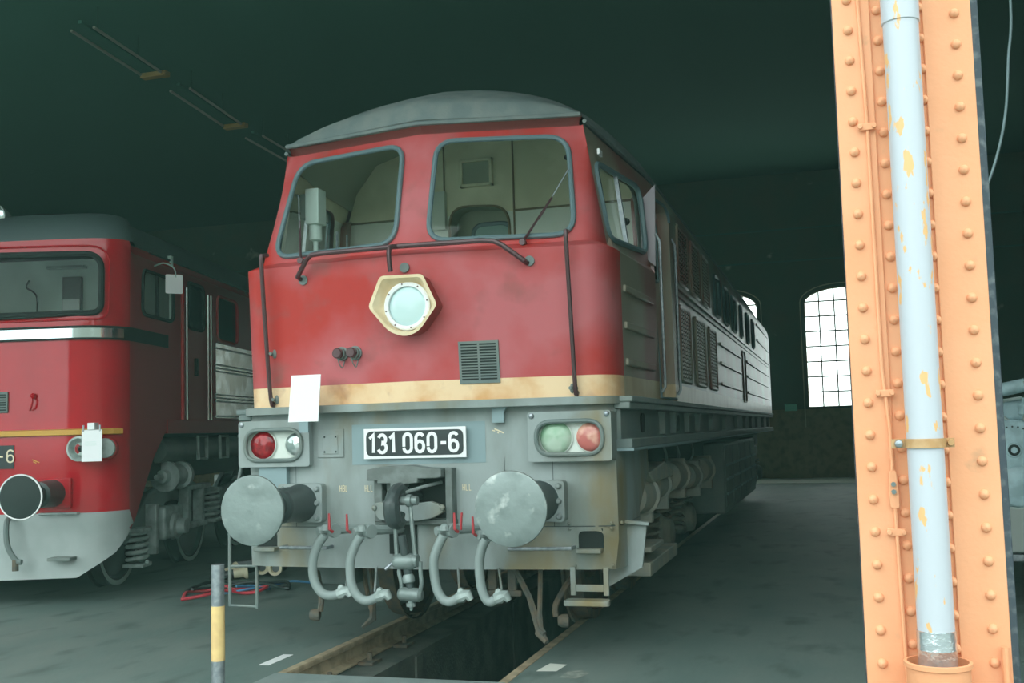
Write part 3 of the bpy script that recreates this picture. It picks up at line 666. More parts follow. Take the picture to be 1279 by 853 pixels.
# drawgear
fr = M(); fr.box(-.285, -.225, -.01, .10, .93, 1.27); fr.box(.235, .285, -.01, .10, .90, 1.29); fr.box(-.205, -.175, .02, .12, .93, 1.25); fr.box(-.285, .29, .0, .1, .91, .945)
fr = fr.build('drawgear_frame', 'hood', loco, bevel=.006)
M().prism([(-.31, 1.29), (-.31, 1.215), (-.235, 1.215), (-.235, 1.195), (-.14, 1.195), (-.14, 1.165), (-.05, 1.165), (-.05, 1.19), (.06, 1.195), (.06, 1.225), (.20, 1.225), (.23, 1.235), (.23, 1.29), (.12, 1.295), (.0, 1.315), (-.2, 1.31)],
          lambda x, z: (x, -.07, z), lambda x, z: (x, .06, z)).build('drawgear_hood', 'hood', fr, bevel=.006)
M().prism([(-.27, 1.06), (-.22, 1.07), (-.15, 1.05), (-.10, 1.06), (.0, 1.09), (.05, 1.06), (.14, 1.07), (.20, 1.05), (.235, 1.0), (.16, .96), (.05, .94), (-.15, .935), (-.24, .95), (-.27, 1.0)],
          lambda x, z: (x, -.05, z), lambda x, z: (x, -.0, z)).build('drawgear_saddle', 'grey', fr, bevel=.006)
for x in (-.265, .225): M().sph((x, -.05, 1.03), .022, 8).build('saddle_nut', 'grey', fr)
M().tube([(.02, -.2, 1.14), (.10, -.05, 1.17), (.17, .1, 1.19)], .012, 6).build('uncoupling_rod', 'grey', fr)
hk = M().tube(smooth([(.0, .10, 1.10), (-.0, -.10, 1.13), (-.01, -.21, 1.165), (-.02, -.30, 1.13), (-.02, -.33, 1.05), (-.02, -.30, .97), (-.02, -.22, .95), (-.02, -.17, 1.0)], 5), [.035]*10+[.045]*8+[.055]*8+[.05]*6+[.03]*4, 10)
hk = hk.build('coupling_hook', 'shank', loco)
def link(xa, ya, za, xb, yb_, zb, r, nm, par, ear=.032):
    m = M(); m.tube([(xa, ya, za), (xb, yb_, zb)], r, 8); 
    for (x, y, z) in ((xa, ya, za), (xb, yb_, zb)): m.cyl((x-.016, y, z), (x+.016, y, z), ear, n=14)
    return m.build(nm, 'disc', par)
cu = M().cyl((-.05, -.25, 1.09), (.13, -.25, 1.09), .03, n=14).build('coupling_pin', 'disc', loco)
link(.075, -.25, 1.09, .12, -.28, .705, .015, 'coupling_link', cu, .042); link(-.035, -.25, 1.09, -.01, -.28, .705, .015, 'coupling_link', cu, .03)
M().lathe((-.04, -.28, .70), (1, 0, 0), [(0, .025), (.01, .04), (.04, .052), (.13, .052), (.16, .04), (.17, .025)], 16).build('trunnion_nut', 'disc', cu)
M().tube([(.035, -.30, .87), (.055, -.28, .70), (.07, -.28, .58), (.085, -.28, .50)], [.026, .030, .024, .024], 12).build('coupling_screw', 'shank', cu)
M().lathe((.065, -.28, .62), (.15, 0, -1), [(0, .03), (.02, .04), (.05, .04), (.06, .025)], 14).build('screw_collar', 'disc', cu)
m = M()
for dx in (0, .13): m.tube(smooth([(.13+dx*.2-(.10 if dx == 0 else 0), -.285, .70), (.155-(.15 if dx == 0 else 0), -.285, .64), (.16-(.14 if dx == 0 else 0), -.285, .56), (.145-(.13 if dx == 0 else 0), -.285, .50)], 4), .014, 8)
m.build('coupling_bow', 'disc', cu)
M().lathe((.0, -.285, .495), (1, 0, -.05), [(0, .03), (.02, .045), (.145, .045), (.165, .03)], 16).build('bow_trunnion', 'disc', cu)
M().lathe((.085, -.285, .46), (0, 0, -1), [(0, .02), (.02, .02), (.022, .032), (.045, .032), (.05, .012), (.07, .01)], 10).build('screw_end_nut', 'disc', cu)
M().tube([(-.04, -.30, .69), (-.075, -.33, .655)], .012, 8).build('tommy_bar', 'steel', cu)
# brake hoses
def hose(xh, pts, handle, rod):
    P = smooth(pts, 6)
    ck = M(); x0, y0, z0 = pts[0]
    ck.tube([(xh+.12, yb(abs(xh))+.02, z0+.015), (xh+.09, -.02, z0+.02), (x0+.04, -.14, z0+.03), (x0-.05, y0-.01, z0+.025)], [.028, .028, .036, .03], 10)
    ck.lathe((x0+.01, y0, z0+.03), (0, 0, 1), [(0, .035), (.03, .03), (.04, .018)], 10); ck.lathe((x0+.05, y0+.04, z0+.025), (1, -.6, 0), [(-.03, .045), (0, .05), (.02, .045)], 10)
    ck = ck.build('hose_cock', 'hose', loco)
    hx = x0+handle; M().tube([(hx, y0, z0+.02), (hx-.01, y0-.03, z0+.04), (hx-.012, y0-.03, z0+.145)], [.010, .010, .007], 6).build('cock_handle', 'redhandle', ck)
    M().tube(P, .031, 12).build('brake_hose', 'hose', ck)
    e = P[-1]; M().tube([e, e+Vector((.035, 0, .012)), e+Vector((.07, 0, .02)), e+Vector((.09, 0, -.012))], [.036, .042, .034, .02], 10).sph((e.x+.02, e.y, e.z+.04), .026, 8).build('hose_coupling', 'silver', ck)
    M().cyl((rod-.07, .07, ZB+.01), (rod+.03, -.19, e.z+.03), .008, n=6).build('hose_hanger', 'grey', ck)
hose(-.50, [(-.555, -.22, .865), (-.605, -.22, .80), (-.645, -.22, .69), (-.640, -.22, .57), (-.585, -.22, .485), (-.52, -.22, .465), (-.46, -.22, .475)], .06, -.45)
hose(-.22, [(-.29, -.22, .860), (-.335, -.22, .79), (-.372, -.22, .68), (-.362, -.22, .54), (-.315, -.22, .46), (-.25, -.22, .435), (-.18, -.22, .46)], -.075, -.24)
hose(.36, [(.295, -.22, .865), (.255, -.22, .79), (.222, -.22, .69), (.235, -.22, .54), (.275, -.22, .46), (.33, -.22, .44), (.385, -.22, .465)], .10, .355)
hose(.66, [(.585, -.22, .840), (.555, -.22, .78), (.535, -.22, .68), (.545, -.22, .54), (.575, -.22, .46), (.61, -.22, .445), (.64, -.22, .465)], -.065, .645)
M().tube([(.42, -.23, .90), (.425, -.24, .95), (.435, -.25, 1.01)], .008, 6).build('spare_cock_handle', 'redhandle', loco)
# horizontal bars low on the beam
for a, b in ((-1.03, -.66), (.66, 1.08)):
    M().tube([(a, .07+.07*abs(a), .75), (a, -.03+.07*abs(a), .75), (b, -.03+.07*abs(b), .752), (b, .07+.07*abs(b), .752)], .0125, 8).build('shunter_bar', 'steel', loco)
# front steps
st = M(); st.box(1.065, 1.10, .055, .075, .45, .63); st.box(1.285, 1.32, .055, .075, .45, .63); st.box(1.10, 1.285, .055, .07, .475, .52); st = st.build('front_step', 'grey', loco, bevel=.003)
M().prism(rpoly([(1.055, .05), (1.33, .05), (1.345, -.07), (1.04, -.07)], .03, 3), lambda x, y: (x, y, .40), lambda x, y: (x, y, .435)).build('step_tread', 'grey', st, bevel=.005)
st = M()
for x in (-1.566, -1.342): st.tube([(x, .25, .285 if x > -1.5 else .30), (x, .25, .90), (x+.02, .40, 1.35)], .013, 8)
st.tube([(-1.566, .25, .589), (-1.342, .25, .592)], .010, 8); st.tube([(-1.566, .25, .305), (-1.342, .25, .30)], .010, 8); st.build('side_ladder', 'greydk', loco)
M().prism([(1.30, .90), (1.52, .875), (1.48, .59), (1.24, .455), (1.24, .63), (1.30, .63)], lambda x, z: (x, .40, z), lambda x, z: (x, .43, z)).build('guard_plate', 'grey', loco, smooth=0)
M().bar((1.32, .38, .905), (1.53, .42, .88), .10, .02).build('guard_plate_flange', 'grey', loco)
# guard irons, sand pipes and brake gear hanging under the nose
for sg, yy in ((-1, 1.1), (1, .55)):
    gi = M(); x = sg*.70
    if sg < 0: gi.tube([(x+.06, .7, .62), (x+.08, .7, .35), (x+.09, .66, .16), (x+.02, .62, .10)], [.02, .02, .03, .015], 6); gi.tube([(x-.02, .75, .6), (x+.02, .7, .40), (x+.07, .68, .22)], .018, 6)
    else: gi.tube([(.60, .3, .62), (.72, .28, .40), (.80, .22, .20), (.84, .2, .17)], [.02, .022, .03, .02], 6); gi.tube([(.80, .3, .62), (.80, .24, .3), (.80, .22, .17), (.86, .18, .12)], [.018, .018, .035, .02], 6)
    gi = gi.build('guard_iron', 'rust', loco)
    M().tube(smooth([(sg*.98, .5, .52), (sg*.92, .42, .42), (sg*.88, .36, .33), (sg*.885, .35, .26)], 4), [.022]*13, 8).build('sand_pipe', 'rust', gi)
    M().lathe((sg*.93, .34, .235), (1, .3, 0), [(-.03, .03), (0, .045), (.04, .045), (.05, .02)], 10).build('pipe_clamp', 'rust', gi)
m = M()
for x in (.42, .56): m.box(x, x+.06, .3, .34, .40 if x > .5 else .44, .62)
m.box(.42, .66, .29, .32, .40, .44); m.build('brake_hanger', 'rust', loco, bevel=.006)
M().box(-1.05, -.72, .6, .8, .42, .60).build('sand_box', 'greydk', loco, bevel=.01)
M().prism([(-1.42, .62), (-1.20, .62), (-1.24, .90), (-1.42, .90)], lambda x, z: (x, .42, z), lambda x, z: (x, .45, z)).build('left_guard_plate', 'rust', loco, smooth=0)
# cab interior
prof = [(1.335, 1.8), (1.335, 3.26), (1.21, 3.68), (1.015, 3.90), (.6, 4.03), (0, 4.07)]
pp = prof+[(-x, z) for x, z in prof[::-1][1:]]
dh = rpoly([(-.345, 1.85), (.20, 1.85), (.20, 3.44), (-.335, 3.47)], [0, 0, .17, .17], 6)
m = M(); cut(m, lambda x, z: (x, 1.8, z), [(x, z) for x, z in pp], [dh]); iw = m.build('cab_rear_wall', 'interior', loco, smooth=0)
m = M(); m.prism(dh, lambda x, z: (x, 1.8, z), lambda x, z: (x, 2.0, z)); m.f = [f for f in m.f if len(f) < 10]; m.build('doorway_lining', 'intceil', iw)
M().prism(dh, lambda x, z: (x, 2.0, z), lambda x, z: (x, 2.03, z)).build('corridor_door', 'intceil', iw, smooth=0)
dg = rpoly(rect(-.19, .16, 2.7, 3.33), .10, 5)
M().tube([(x, 1.995, z) for x, z in dg], .022, 6, True).build('door_window_frame', 'rubber', iw); cut(M(), lambda x, z: (x, 1.985, z), dg, []).build('door_window', 'greendoor', iw, smooth=0)
M().tube([(x, 1.79, z) for x, z in dh], .012, 5, True).build('doorway_edge', 'seam', iw)
m = M(); m.box(-.385, -.375, 1.785, 1.8, 3.3, 4.0); m.box(.24, .252, 1.785, 1.8, 1.85, 4.03); m.box(.25, 1.3, 1.785, 1.8, 3.385, 3.40); m.box(-1.3, -.38, 1.785, 1.8, 3.385, 3.40); m.build('wall_seams', 'seam', iw, smooth=0)
m = M()
for q in ((-.22, -.195), (.045, .07)): m.box(q[0], q[1], 1.74, 1.8, 3.62, 3.86)
m.box(-.22, .07, 1.74, 1.8, 3.62, 3.645); m.box(-.22, .07, 1.74, 1.8, 3.835, 3.86); m.build('wall_vent_frame', 'interior', iw, bevel=.004)
M().box(-.195, .045, 1.76, 1.79, 3.645, 3.835).build('wall_vent', 'intceil', iw, smooth=0)
M().box(-.53, -.36, 1.74, 1.8, 3.27, 3.60).build('notice_board', 'boardgrey', iw, smooth=0)
M().tube([(.73, 1.75, 4.0), (.73, 1.75, 3.80)], .006, 5).sph((.73, 1.75, 3.79), .025, 8).build('hanging_cord', 'bar', iw)
for sg in (-1, 1):
    m = M(); cut(m, lambda y, z: (sg*(min(1.335, xs(y, z)-.05)), y, z), subdiv(rect(.48, 1.8, 1.8, 3.56), .2), [swin], frange(.5, 1.75, 6), [2.2, 2.74, 2.81, 3.2])
    m.build('cab_lining', 'interior', loco, smooth=40)
pc = [(1.262, 3.50), (1.21, 3.66), (1.015, 3.90), (.6, 4.03), (0, 4.07), (-.6, 4.03), (-1.015, 3.90), (-1.21, 3.66), (-1.262, 3.50)]
m = M(); m.grid(lambda k, y: (pc[int(k)][0]*lerp(.86, 1, (y-.30)/1.5), y, lerp(3.60+(pc[int(k)][1]-3.5)*.25, pc[int(k)][1], min(1, (y-.30)/.7))), list(range(9)), [.52, .6, .8, 1.0, 1.3, 1.8]); m.build('cab_ceiling', 'intceil', loco)
M().box(-1.3, 1.3, .45, 1.8, 1.78, 1.85).build('cab_floor', 'boardgrey', loco, smooth=0)
M().prism([(.10, 2.76), (.75, 2.76), (.75, 1.9), (.3, 1.9)], lambda y, z: (-1.2, y+.1, z), lambda y, z: (1.2, y+.1, z)).build('driving_desk', 'boardgrey', loco, smooth=0)
ct = M().box(-1.10, -.985, .60, .74, 3.17, 3.45).build('control_box', 'boxgrey', loco, bevel=.008)
M().box(-1.155, -1.10, .63, .72, 3.22, 3.42).build('box_side', 'greydk', ct, bevel=.005)
M().lathe((-1.045, .67, 3.17), (0, 0, -1), [(0, .05), (.12, .05), (.13, .02), (.2, .02), (.21, .035), (.42, .035)], 16).build('control_column', 'boxgrey', ct)
M().tube([(-.90, .75, 2.85), (-.90, .75, 3.12)], .012, 6).tube([(-.84, .8, 2.85), (-.84, .8, 3.1)], .008, 6).build('desk_levers', 'steel', ct)

# underframe of the main locomotive
def bogie(par, y0, x=1.12, mirrors=(1, -1), detail=True):
    b = M()
    for sg in mirrors:
        b.prism([(y0-.4, .92), (y0+.3, .80), (y0+3.6, .80), (y0+4.2, .92), (y0+4.2, 1.08), (y0-.4, 1.08)], lambda y, z: (sg*(x-.06), y, z), lambda y, z: (sg*(x+.02), y, z))
    b = b.build('bogie', 'bogie', par, bevel=.01)
    for k in range(3):
        yc_ = y0+.35+k*1.6
        for sg in mirrors:
            w_ = M().lathe((sg*.715, yc_, .525), (sg, 0, 0), [(-.02, .555), (0, .555), (.01, .525), (.13, .52), (.132, .45), (.09, .43), (.07, .2), (.12, .18), (.12, .001)], 36, False).build('wheel', 'rust', b)
            ax = M().lathe((sg*x, yc_, .53), (sg, 0, 0), [(-.2, .17), (.02, .17), (.05, .14), (.12, .13), (.14, .08)], 20).build('axle_box', 'bogie', b)
            for dy in (-.36, .36):
                m = M(); m.tube([(sg*(x-.02)+.075*math.cos(t), yc_+dy+.075*math.sin(t), .50+.30*t/(2*PI*4)) for t in frange(0, 8*PI, 64)], .018, 6); m.build('coil_spring', 'bogie', b)
                M().box(sg*(x-.02)-.09, sg*(x-.02)+.09, yc_+dy-.09, yc_+dy+.09, .45, .49).build('spring_seat', 'bogie', b)
    return b
bogie(loco, 1.45, 1.12); bogie(loco, 12.4, 1.12)
# brake cylinders, pipes and motor housings seen under the side
for y, z, r, l in ((1.35, 1.0, .15, .5), (2.2, 1.04, .13, .45), (3.3, 1.06, .14, .5), (4.5, 1.0, .13, .4), (5.6, 1.02, .14, .4)):
    c_ = M().lathe((1.22, y, z), (0.15, 1, 0), [(-.05, r*.6), (0, r), (l*.5, r), (l*.52, r*1.15), (l*.58, r*1.15), (l*.6, r*.9), (l, r*.7)], 18).build('brake_cylinder', 'bogiel', loco)
    M().box(1.12, 1.36, y+l*.5, y+l*.5+.08, z-.22, z+.16).build('cylinder_bracket', 'bogiel', c_, bevel=.01)
M().prism([(1.3, 1.18), (2.1, 1.24), (2.5, 1.16), (2.5, 1.10), (1.5, 1.10)], lambda y, z: (1.18, y, z), lambda y, z: (1.40, y, z)).build('brake_lever_guard', 'bogiel', loco, bevel=.01)
M().box(1.10, 1.42, 1.15, 1.75, .60, .64).box(1.10, 1.40, 1.2, 2.6, .42, .52).build('side_step', 'bogiel', loco, bevel=.008)
for y in (1.6, 2.9, 3.7, 4.8): M().tube(smooth([(1.25, y, 1.4), (1.28, y+.08, 1.25), (1.22, y+.2, 1.14)], 5), .012, 6).build('air_pipe', 'silver', loco)
m = M(); m.tube([(1.30, 1.0, 1.36), (1.32, 4, 1.36), (1.32, 7, 1.37)], .014, 6); m.build('conduit_pipe', 'greylt', loco)
M().tube(smooth([(1.33, .52, .86), (1.37, .56, .78), (1.37, .58, .66), (1.30, .56, .60)], 5), .012, 6).build('guard_plate_pipe', 'hose', loco)
# battery and fuel tank box with louvres
for sg in (1, -1):
    t_ = M().box(sg*.9, sg*1.40, 6.9, 12.1, .42, 1.30).build('battery_box', 'greydk', loco, bevel=.02)
    for k in range(5):
        dd = M().box(sg*1.39, sg*1.412, 6.97+k*1.03, 7.90+k*1.03, .50, 1.26).build('battery_box_door', 'greydk', t_, bevel=.006)
        m = M()
        for z in (.66, .84, 1.02): m.bar((sg*1.418, 7.03+k*1.03, z), (sg*1.418, 7.84+k*1.03, z), .022, .028)
        m.build('louvre', 'greylt', dd, smooth=0)
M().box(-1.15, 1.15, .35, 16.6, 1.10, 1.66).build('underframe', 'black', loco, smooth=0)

# ================================================================== RED LOCOMOTIVE ON THE LEFT
A = math.radians(12.6)
red = tag(empty('red_locomotive', (-5.1718, 1.5037, 0), A), 'glossy red diesel locomotive with chrome strip and grey apron at the left', 'locomotive')
RE = 15.0
def RS(s, z, off=0):
    lean = .10*max(0, (z-2.64)/.85); cut_ = 0
    if s <= 1.08: return (s, lean-off, z)
    if s <= 1.68:
        t = (s-1.08)/.60*PI/2; R_ = .385+off; return (1.08+R_*math.sin(t), lean*math.cos(t)+.385-R_*math.cos(t), z)
    xx = 1.465 if z < 3.2 else 1.465-.10*((z-3.2)/.3)**2
    return (xx+off, .385+(s-1.68), z)
def RY(y): return 1.68+(y-.385)
rfw = rpoly([(.10, 2.76), (1.30, 2.76), (1.28, 3.34), (.10, 3.36)], [.08, .10, .16, .10], 5)
rsw = rpoly([(RY(.60), 2.80), (RY(1.42), 2.80), (RY(1.42), 3.26), (RY(.62), 3.26)], .10, 5)
rdw = rpoly([(RY(1.85), 2.78), (RY(2.35), 2.78), (RY(2.35), 3.30), (RY(1.85), 3.30)], .09, 4)
rbw = rpoly([(RY(2.80), 2.72), (RY(3.55), 2.72), (RY(3.55), 3.26), (RY(2.80), 3.26)], .12, 4)
outer = [(0, .25), (1.1, .27), (1.45, .48), (RY(.48), .80), (RY(.9), 1.35), (RY(1.22), 1.62), (RY(RE), 1.62), (RY(RE), 3.50), (0, 3.50)]
for mir in (False, True):
    hs = [rfw, rsw, rdw, rbw]
    m = M(); cut(m, RS, subdiv(outer, .1), hs, frange(.06, RY(4.5), 44)+[6, 8, 10, 12, 14], [.5, .7, .87, 1.0, 1.3, 1.6, 1.9, 2.3, 2.55, 2.64, 2.75, 3.0, 3.2, 3.3, 3.4, 3.46])
    sh = m.build('body_shell', 'gloss', red, smooth=40, mirror=mir, out=(0, 3, 2))
    sh.data.materials.append(MAT['maroon'])
    for p in sh.data.polygons: p.material_index = 1 if p.center.y > .36 and abs(p.center.x) > 1.42 else 0
    m = M(); m.tube([RS(s, z, .01) for s, z in rfw], .03, 8, True); m.build('windscreen_seal', 'black', red, mirror=mir)
    m = M(); m.tube([RS(s, z, .008) for s, z in [(0, 2.70), (.4, 2.70), (.8, 2.70), (1.1, 2.70)]+rpoly([(.0, 2.70), (1.37, 2.70), (1.36, 3.42), (.0, 3.44)], [0, .12, .2, 0], 6)[1:-1]+[(.9, 3.43), (.5, 3.435), (0, 3.44)]], .010, 6); m.build('windscreen_moulding', 'gloss', red, mirror=mir)
    cut(M(), lambda s, z: RS(s, z, -.01), rfw, [], frange(.1, 1.3, 8), [3.0]).build('windscreen_glass', 'redglass', red, smooth=40, mirror=mir)
    for nm, h, g in (('cab_side_window', rsw, 'glass'), ('cab_door_window', rdw, 'glass'), ('body_side_window', rbw, 'glass')):
        f_ = M().tube([RS(s, z, .006) for s, z in h], .020, 6, True).build(nm, 'black' if nm != 'body_side_window' else 'gloss', red, mirror=mir)
        cut(M(), lambda s, z: RS(s, z, -.01), h, []).build('pane', g, f_, smooth=0, mirror=mir)
    M().box(1.40, 1.41, .55, 1.45, 2.76, 3.28).build('window_blind', 'blind', red, mirror=mir, smooth=0)  # added pale panel imitating the bright reflection in the side window
    M().bar(RS(RY(1.0), 2.80), RS(RY(1.0), 3.26), .03, .03).build('side_window_post', 'black', red, mirror=mir, smooth=0)
    # chrome strip round the nose, edged in black
    st_ = M(); st_.grid(lambda s, z: RS(s, z, .018), frange(0, 2.55, 26), [2.505, 2.52, 2.625, 2.64])
    st_ = st_.build('nose_strip', 'black', red, mirror=mir)
    m = M(); m.grid(lambda s, z: RS(s, z, .024), frange(0, 1.52, 16), [2.525, 2.57, 2.615]); m.build('chrome_strip', 'chrome', st_, mirror=mir)
    m = M(); m.grid(lambda s, z: RS(s, z, .04 if 1.60 < z < 1.66 else 0), frange(0, 1.5, 16), [1.598, 1.605, 1.652, 1.66]); m.build('ochre_strip', 'ochre', red, mirror=mir, smooth=0)
    # door frame rails and side ribs
    for y, nm in ((1.62, 0), (1.75, 1), (2.42, 1), (2.52, 1)):
        M().tube([RS(RY(y), 1.75, .03), RS(RY(y), 3.22, .03)], .014 if nm else .02, 8).build('door_rail', 'chrome' if nm else 'gloss', red, mirror=mir)
    m = M()
    for z in (2.62, 2.42, 2.38, 2.34, 2.06, 2.02, 1.98, 1.80): m.bar(RS(RY(2.72), z, .01), RS(RY(RE), z, .01), .025, .018)
    m.build('side_ribs', 'silver', red, mirror=mir)
    M().box(1.467, 1.472, 2.75, 5.0, 1.78, 2.68).build('side_panel', 'chromey', red, mirror=mir, smooth=0)
    M().box(1.40, 1.475, 1.25, RE, 1.60, 1.75).build('sole_bar', 'maroon', red, mirror=mir, bevel=.008)
    M().tube([RS(RY(1.0), 3.50, .012)]+[RS(RY(y), 3.50, .012) for y in (2, 4, 8, 14)], .014, 6).build('roof_gutter', 'glossroof', red, mirror=mir)
    M().box(1.44, 1.50, 2.05, 2.10, 2.25, 2.45).build('door_lock', 'black', red, mirror=mir, bevel=.01)
# roof dome
m = M()
def rroof(k, s):
    t = k/8*PI/2; x, y, z = RS(s, 3.5); kx = math.cos(t); cx, cyy = 0, 2.2
    if s <= 1.68: return (x*lerp(1, kx, .9) if k < 8 else 0 if s == 0 else x*.1, y+(1-kx)*2.2, 3.5+.55*math.sin(t)) 
    return (x*kx, y+(1-kx)*2.2*max(0, 1-(s-1.68)/1.0), 3.5+.55*math.sin(t))
m.grid(rroof, range(9), frange(0, 1.68, 16)+[2, 2.4, 2.7, 4, 8, RY(RE)])
m.add([(-x, y, z) for x, y, z in m.v], m.f[:]); m.build('roof', 'glossroof', red, smooth=60, out=(0, 3, 3))
m = M(); m.box(-1.46, 1.46, RE-.02, RE, 1.6, 3.5); m.build('rear_end', 'maroon', red, smooth=0)
M().lathe((-.09, .62, 3.86), (0, -1, 0), [(-.15, .10), (.0, .13), (.05, .135), (.055, .12)], 20).build('roof_headlamp', 'silver', red)
M().lathe((-.09, .565, 3.86), (0, -1, 0), [(0, .12), (.015, .06), (.018, .001)], 20, False).build('roof_headlamp_glass', 'chrome', red)
# buffers
for sg in (1, -1):
    b = M().box(sg*.875-.18, sg*.875+.18, -.04, .02, .92, 1.20).build('buffer_base', 'gloss', red, bevel=.01)
    M().lathe((sg*.875, -.02, 1.06), (0, -1, 0), [(0, .13), (.28, .12), (.29, .09), (.56, .085)], 28).build('buffer_sleeve', 'shank', b)
    M().lathe((sg*.875, -.56, 1.06), (0, -1, 0), [(0, .09), (.02, .20), (.04, .205), (.05, .19), (.055, .001)], 48, False).build('buffer_disc', 'blackpaint', b)
    M().tube([(sg*.875+.197*math.cos(2*PI*k/48), -.607, 1.06+.197*math.sin(2*PI*k/48)) for k in range(48)], .008, 6, True).build('buffer_rim', 'white', b)
    # headlamps
    l = M().lathe((sg*1.13, .03, 1.47), (0, -1, 0), [(0, .10), (.06, .118), (.075, .118), (.078, .10), (.03, .06), (.02, .001)], 28, False).build('marker_lamp', 'silver', red)
    M().lathe((sg*1.13, -.02, 1.47), (0, -1, 0), [(0, .10), (.015, .06), (.018, .001)], 24, False).build('marker_lamp_glass', 'glass', l)
    M().sph((sg*1.13, .0, 1.47), .03, 8).build('bulb', 'black', l)
    l = M().lathe((sg*1.34, .10, 1.47), (sg*.25, -1, 0), [(0, .11), (.06, .11), (.075, .10)], 28).build('side_marker_lamp', 'gloss', red)
    M().lathe((sg*1.36, .02, 1.47), (sg*.25, -1, 0), [(0, .095), (.02, .09), (.03, .001)], 24, False).build('side_marker_glass', 'silver', l)
    gr = M().box(sg*.42-.20, sg*.42-.005+.005, -.02, .01, 1.83, 2.03).build('nose_grille', 'greydk', red, bevel=.005) if sg > 0 else M().box(-.42, -.22, -.02, .01, 1.83, 2.03).build('nose_grille', 'greydk', red, bevel=.005)
    m = M()
    for k in range(7): m.box(sg*.32-.085, sg*.32+.085, -.024, -.018, 1.85+k*.024, 1.862+k*.024)
    m.build('grille_slots', 'black', gr, smooth=0)
    sk = M().tube(smooth([(sg*.66, -.03, 1.98), (sg*.68, -.05, 1.93), (sg*.66, -.04, 1.86), (sg*.64, -.02, 1.85)], 4), .010, 6).sph((sg*.67, -.02, 1.98), .03, 8).build('nose_hook', 'gloss', red)
    M().tube([(sg*.75, -.0, .87), (sg*.75, -.04, .87), (sg*1.12, -.04, .87), (sg*1.12, .0, .87)], .012, 6).build('shunter_bar', 'silver', red)
    M().box(sg*.99-.11, sg*.99+.11, -.14, .0, .44, .47).build('front_step', 'greydk', red, bevel=.005)
    M().tube(smooth([(sg*.46, .0, .85), (sg*.48, -.12, .80), (sg*.50, -.14, .60), (sg*.58, -.14, .46), (sg*.64, -.14, .44)], 5), .026, 8).build('brake_hose', 'greydk', red)
    M().cyl((sg*.58, -.14, .46), (sg*.58, -.14, .36), .03, n=10).build('hose_head', 'rust', red)
    # yellow chalk mark and number plate
npr = M().box(-.48, .48, -.012, 0, 1.30, 1.52).build('number_plate', 'plateblk', red, smooth=0)
m = M(); text(m, '-6', .33, 1.36, .115, .062, lambda x, z, l: (x, -.013-l, z), .015, .09); m.build('plate_digits', 'stencil', npr, smooth=0, merge=False)
m = M()
for (ax, az, bx, bz) in ((.66, 1.38, .73, 1.35), (.67, 1.36, .70, 1.345)): m.bar((ax, -.003, az), (bx, -.003, bz), .002, .008)
m.build('chalk_mark', 'ochre', red, smooth=0)
M().tube([(.15, -.02, 2.72), (.9, -.02, 2.74), (1.25, .0, 2.78)], .010, 6).build('windscreen_wiper', 'black', red)
# cab inside
M().box(-1.40, 1.40, 1.55, 1.60, 1.8, 3.55).build('cab_rear_wall', 'interiorgrey', red, smooth=0)
M().box(-1.35, 1.35, .2, 1.55, 2.0, 2.05).build('cab_floor', 'intceil', red, smooth=0)
M().box(-1.1, 1.1, .25, .55, 2.05, 2.70).build('control_desk', 'intceil', red, bevel=.01)
nb = M().box(.19, .40, 1.49, 1.55, 2.97, 3.35).build('cabinet', 'plateblk', red, bevel=.005); M().box(.20, .39, 1.48, 1.49, 2.98, 3.10).build('cabinet_label', 'white', nb, smooth=0)
M().tube(smooth([(-.19, 1.5, 3.33), (-.22, 1.5, 3.25), (-.15, 1.5, 3.2), (-.10, 1.5, 3.12), (-.10, 1.5, 2.9)], 5), .01, 5).build('hanging_cable', 'black', red)
M().box(.03, .45, 1.44, 1.54, 3.44, 3.47).build('sun_visor_rail', 'silver', red, smooth=0)
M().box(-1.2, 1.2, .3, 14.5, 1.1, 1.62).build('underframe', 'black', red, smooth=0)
M().box(-1.30, 1.30, 1.8, 14.5, 1.7, 3.3).build('engine_room', 'black', red, smooth=0)
